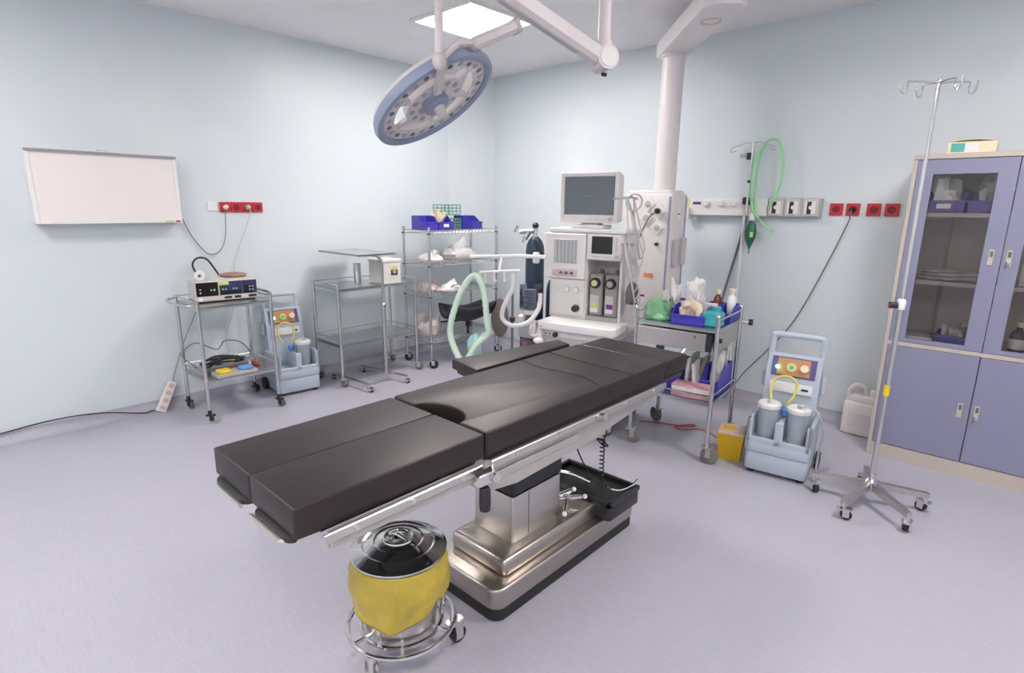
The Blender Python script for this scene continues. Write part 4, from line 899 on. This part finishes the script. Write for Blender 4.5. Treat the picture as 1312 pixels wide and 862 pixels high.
MB().lathe([(.02, 0), (.02, .025), (.010, .045)], 14, (.035, -.137, 1.475), Mx).build('plug', BLACK, D)
MB().tube(catmull([(.035, -.175, 1.47), (.0, -.21, 1.42), (-.07, -.22, 1.25), (-.12, -.22, 1.05), (-.16, -.22, .90)], 6), .006, 7).build('plug_cord', CORD, D)
MB().lathe([(.012, 0), (.012, .02)], 12, (.035, -.12, 1.235), Mx).build('stop_button', BLACKP, D); MB().bb(-.06, .02, -.124, -.119, .985, 1.013).build('orange_label', ORANGE, D)
for z in (.70, .82): MB().bb(-.19, -.13, -.124, -.119, z, z+.06).build('small_label', WHITE, D)
MB().bb(-.115, -.045, -.124, -.119, .78, .84).build('small_label', WHITE, D); MB().bb(-.115, -.045, -.1245, -.119, .83, .845).build('label_print', REDD, D)
MB().bb(.131, .136, -.04, .02, 1.42, 1.52, .002).build('side_plate', WHITE, D); MB().bb(.1355, .1365, -.03, .01, 1.45, 1.458).build('plate_print', BLACK, D)
MB().bb(.131, .165, -.075, -.02, 1.08, 1.27, .004).bb(.131, .165, .04, .095, 1.08, 1.28, .004).build('holster', mat('holster_grey', (.58, .55, .56), .5), D)
# arm to the ceiling
dv = Vector((.60, -.64, 0)); L = dv.length; dn = dv/L; pn = Vector((-dn.y, dn.x, 0))
poly = [(-.10, -.10), (L+.10, -.12), (L+.16, -.07), (L+.16, .07), (L+.10, .12), (-.10, .10), (-.13, .06), (-.13, -.06)]
am = MB().slab(poly, 2.555, 2.665, .012, 2); ang = math.atan2(dn.y, dn.x); am.xf(Matrix.Rotation(ang, 4, 'Z')); am.build('arm', PENDP, D)
MB().torus((dv.x*.86, dv.y*.86, 2.556), .055, .008, 28, 6).build('brake_ring', mat('tan_ring', (.66, .52, .44), .5), D)
MB().lathe([(.07, 2.545), (.07, 2.556)], 24, (dv.x*.0, dv.y*0, 0)).build('joint_disc', ROSE, D)
MB().lathe([(.125, 2.66), (.13, 2.665), (.13, ZC-.045)], 32, (dv.x, dv.y, 0)).build('ceiling_drum', PENDP, D); MB().lathe([(.132, ZC-.05), (.132, ZC-.002)], 32, (dv.x, dv.y, 0)).build('drum_band', LAMPB, D)

# ------------------------------------------------------------------ surgical light
Lc = Vector((-2.081, 1.714, 1.951)); n_ = Vector((.52, .242, -.819)).normalized(); MT = Vector((-1.46, 1.36, 0))
SL = thing('surgical_light', 'ring-shaped surgical lamp with pale blue rim hanging over the operating table', 'surgical lamp', (MT.x, MT.y, ZC))
rim = Vector((-1.851, 1.553, 2.049))-Lc; e1 = (rim-n_*rim.dot(n_)).normalized(); e2 = n_.cross(e1)
HM = Matrix.Translation(Lc-Vector((MT.x, MT.y, ZC))) @ Matrix(((e1.x, e2.x, n_.x, 0), (e1.y, e2.y, n_.y, 0), (e1.z, e2.z, n_.z, 0), (0, 0, 0, 1)))   # local x -> yoke joint, z -> light direction
def hb_(mb): return mb.xf(HM)
def ring(prof, seg=56):
    m = MB(); n = len(prof); vs = []; fs = []
    for k in range(seg):
        q = 2*pi*k/seg
        for r, z in prof: vs.append((r*cos(q), r*sin(q), z))
    for k in range(seg):
        l = (k+1) % seg
        for i in range(n): j = (i+1) % n; fs.append((k*n+i, l*n+i, l*n+j, k*n+j))
    return m.add(vs, fs)
hb_(ring([(.205, -.045), (.28, -.05), (.292, -.03), (.285, .0), (.205, -.005)])).build('head_shell', LAMPW, SL)
hb_(ring([(.262, -.012), (.296, -.028), (.303, -.008), (.298, .012), (.280, .016), (.264, .008)])).build('outer_rim', LAMPB, SL)
lp = hb_(ring([(.208, -.02), (.265, -.02), (.265, .002), (.208, .002)])).build('lens_ring', mat('lens_ring', (.62, .61, .63), .18, var=.2, scale=40), SL)
for k in range(26):
    q = 2*pi*k/26; hb_(MB().lathe([(.013, 0), (.013, .003), (.006, .0035)], 10, (.236*cos(q), .236*sin(q), .001))).build('lens', GREYD if k % 2 else mat('amber_lens', (.50, .40, .36), .2), lp)
ir = hb_(ring([(.085, -.03), (.145, -.03), (.148, 0), (.085, 0)])).build('inner_ring', LAMPW, SL)
for k in range(12):
    q = 2*pi*k/12; hb_(MB().lathe([(.014, 0), (.014, .004), (.006, .0045)], 10, (.117*cos(q), .117*sin(q), -.001))).build('lens', MIDGREY, ir)
hb_(MB().lathe([(.058, -.02), (.062, -.01), (.062, .026), (.05, .034), (.03, .035)], 28)).build('hub', LAMPB, SL); hb_(MB().lathe([(.028, .034), (.026, .05), (.018, .075), (.008, .08)], 18)).build('sterile_handle', LAMPW, SL)
for a in (60, 120, 180, 240, 300):
    q = R(a); hb_(MB().box((.15*cos(q), .15*sin(q), -.018), (.20, .028, .022), .004, rz=q)).build('spoke', LAMPW, SL)
hb_(MB().box((.205, 0, .012), (.23, .040, .026), .006)).build('yoke_bar', LAMPW, SL)
rj = HM @ Vector((.305, 0, .0))
MB().sphere(rj, .030, (1, 1, 1.2)).build('yoke_joint', LAMPW, SL)
MB().cyl(rj, (rj.x, rj.y, -.24), .0175, 16).build('drop_tube', LAMPW, SL)
am = MB().box((rj.x/2, rj.y/2, -.22), (math.hypot(rj.x, rj.y)+.10, .07, .07), .012, rz=math.atan2(rj.y, rj.x)); am.build('swing_arm', LAMPW, SL)
MB().lathe([(.17, -.002), (.17, -.03), (.05, -.06), (.045, -.45), (.04, -.455)], 28).build('ceiling_mount', LAMPW, SL)
cbv = (Vector((-1.80, 1.715, 2.125))-Lc, Vector((-1.745, 1.87, 2.205))-Lc)
HO = Lc-Vector((MT.x, MT.y, ZC)); p0, p1 = HO+cbv[0], HO+cbv[1]
dd = (p1-p0); yaw_ = math.atan2(dd.y, dd.x); pit = -math.atan2(dd.z, math.hypot(dd.x, dd.y))
cbx = MB().box((p0+p1)/2-n_*.02, (dd.length+.04, .075, .05), .014, rz=yaw_, ry=pit).build('control_box', LAMPW, SL); MB().box(p1+dd.normalized()*.02-n_*.02, (.03, .07, .06), .008, rz=yaw_, ry=pit).build('end_cap', GREYP, cbx)
MB().tube([rj, (rj+p0)/2+Vector((0, 0, .045)), p0+Vector((0, 0, .02)), p1+Vector((0, 0, .02))], .013, 8).build('rear_bar', LAMPW, SL)
# second spring arm of the surgical light system
SA = thing('spring_arm', 'jointed cream spring arm of a second surgical lamp below the ceiling', 'lamp arm', (-1.437, 2.08, 2.09))
MB().cyl((0, 0, .02), (0, 0, .36), .026, 18).build('post', LAMPW, SA); MB().cyl((.0, .0, .03), (0, 0, .07), .034, 18).build('post_collar', LAMPW, SA)
MB().cyl((-.040, .024, 0), (.046, -.028, 0), .046, 28).build('elbow', LAMPW, SA); MB().cyl((.045, -.0275, 0), (.049, -.030, 0), .036, 24).build('elbow_cap', WHITE, SA)
dd = Vector((-.075, -.80, .19)); MB().box(dd/2, (dd.length, .062, .070), .014, rz=math.atan2(dd.y, dd.x), ry=-math.atan2(dd.z, math.hypot(dd.x, dd.y))).build('lower_arm', LAMPW, SA); MB().box(dd/2*.9+Vector((0, 0, -.036)), (dd.length*.5, .03, .008), .003, rz=math.atan2(dd.y, dd.x), ry=-math.atan2(dd.z, math.hypot(dd.x, dd.y))).build('arm_groove', GREYP, SA)
MB().cyl(dd+Vector((0, 0, -.04)), dd+Vector((0, 0, .05)), .034, 18).build('end_joint', LAMPW, SA); MB().box((-.012, -.32, .355), (.065, .70, .065), .012).build('upper_arm', LAMPW, SA)
MB().cyl((-.010, .012, -.052), (-.005, .03, -.052), .008, 8).build('screw', BLACKP, SA)

# ------------------------------------------------------------------ gas and power rail on the back wall
G = thing('wall_supply_rail', 'white medical gas and power rail fixed on the back wall', 'wall rail', (-1.66, YB, 1.44))
MB().bb(-.49, .145, -.055, -.001, .0, .135, .005).build('trunking', WHITE, G); MB().bb(-.49, .145, -.062, -.050, -.004, .008, .002).build('lower_edge', SLATE, G); MB().bb(.148, .505, -.05, -.001, .0, .135, .005).build('module_back', GREYP, G)
for k in range(3):
    x = .205+.118*k
    f = MB().bb(x-.052, x+.052, -.062, -.048, .008, .128, .006).build('outlet_frame', mat('outlet_frame', (.60, .56, .56), .4), G); MB().bb(x-.036, x+.036, -.066, -.06, .024, .112, .003).build('outlet_face', WHITE, f); MB().bb(x-.022, x+.006, -.068, -.065, .026, .110).build('black_slot', BLACKP, f); MB().cyl((x+.004, -.071, .07), (x+.004, -.066, .07), .014, 14).build('outlet_ring', WHITE, f)
for x in (-.32, -.20, -.10): MB().lathe([(.024, 0), (.028, .012), (.018, .03)], 14, (x, -.055, .095), Mx).build('gas_outlet', WHITE, G)
MB().bb(-.435, -.37, -.058, -.054, .088, .108).build('purple_label', PURPLE, G); MB().bb(-.49, -.47, -.058, -.03, .03, .135).build('yellow_end', LIME, G)
MB().bb(-.50, -.45, -.09, -.055, -.03, .06, .004).build('bracket', PENDP, G); MB().cyl((-.41, -.045, -.05), (-.41, -.045, -.01), .016, 12).build('flow_cap', GREYP, G)
dpole = thing('rail_drip_pole', 'slim drip pole clamped to the wall rail with wire hooks', 'drip pole', (-1.652, YB-.085, 0))
MB().cyl((0, 0, 1.45), (0, 0, 1.97), .011, 12).build('pole', TUBE, dpole); MB().cyl((-.02, .02, .05), (-.02, .02, 1.45), .010, 10).build('lower_tube', WHITE, dpole)
MB().box((-.01, .02, 1.555), (.06, .05, .055), .008).build('clamp', BLACKP, dpole); MB().cyl((0, 0, 1.685), (0, 0, 1.705), .016, 12).build('collar', BLACKP, dpole); kk = MB().box((-.02, 0, 1.875), (.035, .03, .05), .005).build('knob_block', BLACKP, dpole); MB().cyl((-.035, 0, 1.88), (-.085, -.01, 1.88), .012, 10).build('knob', GREYP, kk)
for s_ in (-1, 1):
    MB().tube(catmull([(0, 0, 1.965), (s_*.05, .0, 1.972), (s_*.09, 0, 1.955), (s_*.13, .0, 1.948), (s_*.165, 0, 1.93), (s_*.155, 0, 1.91), (s_*.12, 0, 1.918)], 5), .003, 6).build('wire_hook', CHROME, dpole)
solo('oxygen_tubing', MB().tube(catmull([(-1.50, YB-.075, 1.50), (-1.45, YB-.09, 1.60), (-1.425, YB-.09, 1.72), (-1.43, YB-.09, 1.85), (-1.465, YB-.09, 1.96), (-1.52, YB-.09, 1.985), (-1.57, YB-.09, 1.95), (-1.60, YB-.09, 1.80), (-1.60, YB-.09, 1.62), (-1.585, YB-.09, 1.48), (-1.52, YB-.09, 1.39), (-1.44, YB-.09, 1.335)], 8), .009, 8), GREENT, 'loop of bright green oxygen tubing hung beside the wall drip pole', 'tubing')
solo('oxygen_tubing', MB().tube(catmull([(-1.555, YB-.115, 1.94), (-1.615, YB-.115, 1.85), (-1.625, YB-.115, 1.65), (-1.60, YB-.115, 1.50), (-1.55, YB-.115, 1.43)], 8), .008, 8), GREENT, 'shorter strand of green tubing nearest the wall drip pole', 'tubing')
rb = thing('reservoir_bag', 'dark green reservoir bag hanging under the wall rail', 'breathing bag', (-1.60, YB-.10, 1.20))
MB().lathe([(.004, 0), (.012, .02), (.038, .08), (.044, .13), (.034, .18), (.015, .205), (.014, .215)], 20, (0, 0, 0), Matrix.Diagonal((1, .7, 1, 1))).build('bag', DGREEN, rb); MB().lathe([(.016, .21), (.024, .22), (.024, .25), (.012, .265)], 14).build('connector', WHITE, rb); MB().cyl((0, 0, -.035), (0, 0, .01), .004, 8).build('tail', GREYD, rb); MB().bb(.008, .03, -.034, -.028, .09, .13).build('mark', LIME, rb)
solo('grey_cable', MB().tube(catmull([(-1.675, YB-.03, 1.435), (-1.69, YB-.012, 1.36), (-1.74, YB-.010, 1.10), (-1.80, YB-.010, .80), (-1.84, YB-.015, .60), (-1.86, YB-.03, .30), (-1.87, YB-.08, .08), (-1.88, YB-.13, .006)], 6), .008, 7), CORD, 'dark grey hose slanting down the wall from the gas rail', 'cable')

# ------------------------------------------------------------------ supply trolley right of the table head
TR = R(6); TC = (-1.54, 3.29)
def tw(x, y, z): return (TC[0]+x*cos(TR)-y*sin(TR), TC[1]+x*sin(TR)+y*cos(TR), z)
t3 = thing('supply_trolley', 'steel drawer trolley loaded with blue bins beside the table head', 'trolley', (*TC, 0), TR)
X0, X1, Y0, Y1 = -.25, .25, -.225, .235
for x in (X0, X1):
    for y in (Y0, Y1):
        MB().cyl((x, y, .13), (x, y, .895), .0135, 12).build('leg', TUBE, t3); MB().sphere((x, y, .893), .0145).build('leg_cap', TUBE, t3)
        caster(t3, x, y, .125, .052, .034, {(-1, -1): .4, (1, -1): .1, (1, 1): 1.2, (-1, 1): 2.6}[(1 if x > 0 else -1, 1 if y > 0 else -1)], STEEL, mat('grey_tyre', (.20, .19, .18), .6))
tray(t3, 'top_shelf', X0, X1, Y0, Y1, .815, lip=.018); tray(t3, 'lower_shelf', X0, X1, Y0, Y1, .372, lip=.018)
gallery(t3, 'top_rail', X0, X1, Y0, Y1, .872, .006, sides='xXY'); gallery(t3, 'lower_rail', X0, X1, Y0, Y1, .415, .005)
dw = MB().bb(X0+.02, X1-.03, Y0+.0, Y1-.03, .69, .785, .003).build('drawer', STEEL, t3); MB().bb(X0+.015, X1-.06, Y0-.018, Y0+.002, .682, .788, .004).build('drawer_front', STEEL, dw); MB().bb(X1-.055, X1-.025, Y0-.012, Y0+.004, .685, .785).build('drawer_slot', BLACKP, dw); MB().cyl((.13, Y0-.026, .765), (.13, Y0-.016, .765), .007, 10).build('drawer_lock', GREYD, dw); MB().bb(-.17, -.02, Y0-.0195, Y0-.017, .745, .775).build('drawer_label', MIDGREY, dw); MB().bb(-.10, -.05, Y0-.03, Y0-.016, .655, .685, .003).build('drawer_catch', BLACKP, dw)
MB().bb(X1-.012, X1-.004, Y0+.015, Y1-.015, .685, .80).build('side_panel', STEEL, t3); MB().cyl((X1-.005, Y0+.06, .745), (X1+.012, Y0+.06, .745), .014, 12).build('side_knob', BLACKP, t3)
kn = MB().cyl((X1+.01, Y1, .80), (X1+.07, Y1+.01, .80), .010, 10).build('rail_knob', STEEL, t3); MB().cyl((X1+.05, Y1+.006, .80), (X1+.075, Y1+.01, .80), .020, 12).build('knob_head', BLACKP, kn)
MB().tube(catmull([(X0, Y0, .80), (X0-.03, Y0+.01, .83), (X0-.03, Y0+.03, .87), (X0, Y0+.06, .875), (X0+.1, Y0+.10, .875)], 5), .006, 7).build('corner_loop', TUBE, t3)
zt = .816
def on(x, y, z=zt): return tw(x, y, z)
solo('green_packet', MB().heap((.19, .15, .12), 51, 7, 1.0, .025, (.7, 1.)).crumple((0, 0, 0), (.16, .12, .06), 51, .25), GREENPK, 'crumpled pale green packet at the left end of the supply trolley top', 'packet', on(-.155, -.10), .1)
q = on(.045, -.09); bin_box('storage_bin', q[0], q[1], zt, .20, .17, .105, BLUE, 'blue bin in the middle of the supply trolley top', TR+R(4))
q = on(-.13, .11); bin_box('storage_bin', q[0], q[1], zt, .11, .17, .10, BLUE, 'small blue bin behind the green packet on the supply trolley', TR)
q = on(.115, .12); bin_box('storage_bin', q[0], q[1], zt, .09, .17, .10, BLUE, 'blue bin behind the teal packet on the supply trolley', TR)
q = on(.205, .125); bin_box('storage_bin', q[0], q[1], zt, .075, .18, .10, BLUE, 'narrow blue bin at the right end of the supply trolley top', TR)
solo('cream_swabs', MB().heap((.17, .13, .12), 52, 9, .7, .02), mat('cream_swab', (.74, .62, .50), .5, var=.2, scale=20), 'cream swab packets filling the middle blue bin on supply trolley', 'packet', on(.045, -.085, zt+.006))
solo('white_bag', MB().heap((.135, .11, .22), 53, 8, .55, .035, (.7, 1.1)).crumple((.0, 0, .0), (.10, .08, .14), 58, .3), FILMW, 'tall crumpled white plastic bag behind the middle blue bin', 'packet', on(.0, .055, zt+.001))
solo('glove_packet', MB().heap((.09, .12, .22), 54, 4, .35, .025), FILMW, 'white glove packet sticking up from the small blue trolley bin', 'packet', on(-.12, .10, zt+.006))
solo('clear_packet', MB().heap((.10, .05, .15), 57, 3, .3, .015), FILM, 'clear packet standing behind the green packet on supply trolley', 'packet', on(-.175, .015))
solo('teal_packet', MB().box((0, 0, .045), (.115, .085, .088), .012).heap((.12, .09, .11), 55, 3, .3, .02, (.7, .9)), TEAL, 'teal packet at the front right corner of the supply trolley', 'packet', on(.185, -.115), .1)
bt = thing('bottle', 'brown glass bottle with white cap on the supply trolley', 'bottle', on(.115, .175, zt+.0045)); MB().lathe([(.022, 0), (.024, .004), (.024, .12), (.012, .14), (.012, .15)], 18).build('bottle_body', BROWN, bt); MB().lathe([(.015, .148), (.016, .15), (.016, .175)], 14).build('cap', CREAM, bt)
bt = thing('bottle', 'white plastic bottle with cream cap at the back of the supply trolley', 'bottle', on(.205, .16, zt+.0045)); MB().lathe([(.024, 0), (.026, .004), (.026, .13), (.015, .15), (.014, .16)], 18).build('bottle_body', PAPER, bt); MB().lathe([(.018, .158), (.019, .16), (.019, .19)], 14).build('cap', CREAM, bt)
solo('white_carton', MB().bb(-.045, .045, -.02, .02, 0, .115, .002), mat('greyish_carton', (.66, .62, .64), .5), 'pale carton standing behind the teal packet on supply trolley', 'box', on(.12, .012), TR)
zl = .3735
pb = thing('pink_carton', 'long pink printed carton on the lower shelf of the supply trolley', 'box', tw(.125, -.15, zl), TR+R(4)); MB().bb(-.13, .10, -.055, .055, 0, .075, .003).build('carton_body', PINK, pb); MB().bb(-.125, .095, -.0565, -.055, .012, .03).build('print', PURPLE, pb) if False else MB().bb(-.125, .095, -.0565, -.055, .04, .066).build('print', FILMW, pb)
q = tw(-.05, .05, zl); bin_box('storage_bin', q[0], q[1], zl, .10, .26, .16, BLUE, 'blue bin at the left of the supply trolley lower shelf', TR)
q = tw(.185, .06, zl); bin_box('storage_bin', q[0], q[1], zl, .11, .28, .17, BLUE, 'blue bin at the right edge of the supply trolley lower shelf', TR)
for k, (x, y, h, a) in enumerate(((.025, .02, .20, .18), (.05, .06, .22, -.10), (.075, .03, .19, .1), (.10, .07, .21, .3), (.085, -.03, .18, -.2))):
    solo('syringe_packet', MB().box((0, 0, h/2), (.022, .10, h), .006, ry=a*.5), FILMG if k % 2 else FILMW, ['slim white packet nearest the left bin on the lower trolley shelf', 'slim grey packet beside the left bin on the lower trolley shelf', 'slim white packet mid row on the lower trolley shelf', 'slim grey packet leaning on the right bin of the lower trolley shelf', 'slim white packet in front of the row on the lower trolley shelf'][k], 'packet', tw(x, y, zl+.004), TR, 'slim packets on the lower trolley shelf')
solo('drain_packets', MB().heap((.095, .22, .27), 66, 7, .35, .018, (.6, 1.)), FILM, 'clear packets rising out of the right lower trolley bin', 'packet', tw(.185, .07, zl+.006), TR)
# sharps container
sh = thing('sharps_container', 'square yellow sharps container on the floor beside the suction unit', 'sharps container', (-1.195, 3.285, 0), R(14))
vs = [(s1_*(.062 if z == 0 else .075), s2_*(.062 if z == 0 else .075), z) for z in (0, .165) for s1_, s2_ in ((-1, -1), (1, -1), (1, 1), (-1, 1))]
MB().add(vs, [(3, 2, 1, 0), (4, 5, 6, 7), (0, 1, 5, 4), (1, 2, 6, 5), (2, 3, 7, 6), (3, 0, 4, 7)]).build('body', YEL, sh)
ld = MB().bb(-.08, .08, -.08, .08, .163, .185, .006).build('lid', mat('lid_tan', (.66, .48, .34), .5), sh); MB().bb(-.05, .015, -.03, .04, .184, .187).build('opening_flap', YEL, ld); MB().bb(.02, .07, -.06, .06, .184, .188).build('label', mat('label_tan', (.62, .50, .42), .5), ld)
# jerrycan
jc = thing('jerrycan', 'milky plastic jerrycan on the floor between wall and blue cabinet', 'jerrycan', (-.708, 4.27, 0))
MB().slab(rrect(-.10, .10, -.07, .09, .025), .0, .235, .02, 3).build('body', JERRY, jc); MB().slab([(-.07, -.05), (.095, -.05), (.095, .07), (-.07, .07)], .23, .275, .012, 2).build('shoulder', JERRY, jc)
MB().tube(catmull([(-.08, .01, .22), (-.085, .01, .29), (-.05, .01, .335), (.0, .01, .325), (.02, .01, .27)], 6), .016, 10).build('handle', JERRY, jc); MB().lathe([(.024, .27), (.026, .275), (.026, .315), (.018, .32)], 16, (.06, .01, 0)).build('cap', WHITE, jc); MB().bb(-.06, .07, -.0715, -.069, .06, .16).build('label', mat('jerry_label', (.66, .60, .60), .5), jc)
# red cable on the floor
solo('red_cable', MB().tube(catmull([(-1.90, 3.40, .004), (-1.78, 3.47, .004), (-1.66, 3.52, .004), (-1.60, 3.60, .004), (-1.57, 3.58, .004), (-1.66, 3.47, .007), (-1.60, 3.47, .004), (-1.52, 3.56, .004), (-1.45, 3.55, .004), (-1.37, 3.50, .004)], 6), .004, 6), REDC, 'thin red cable looped on the floor under the supply trolley', 'cable')
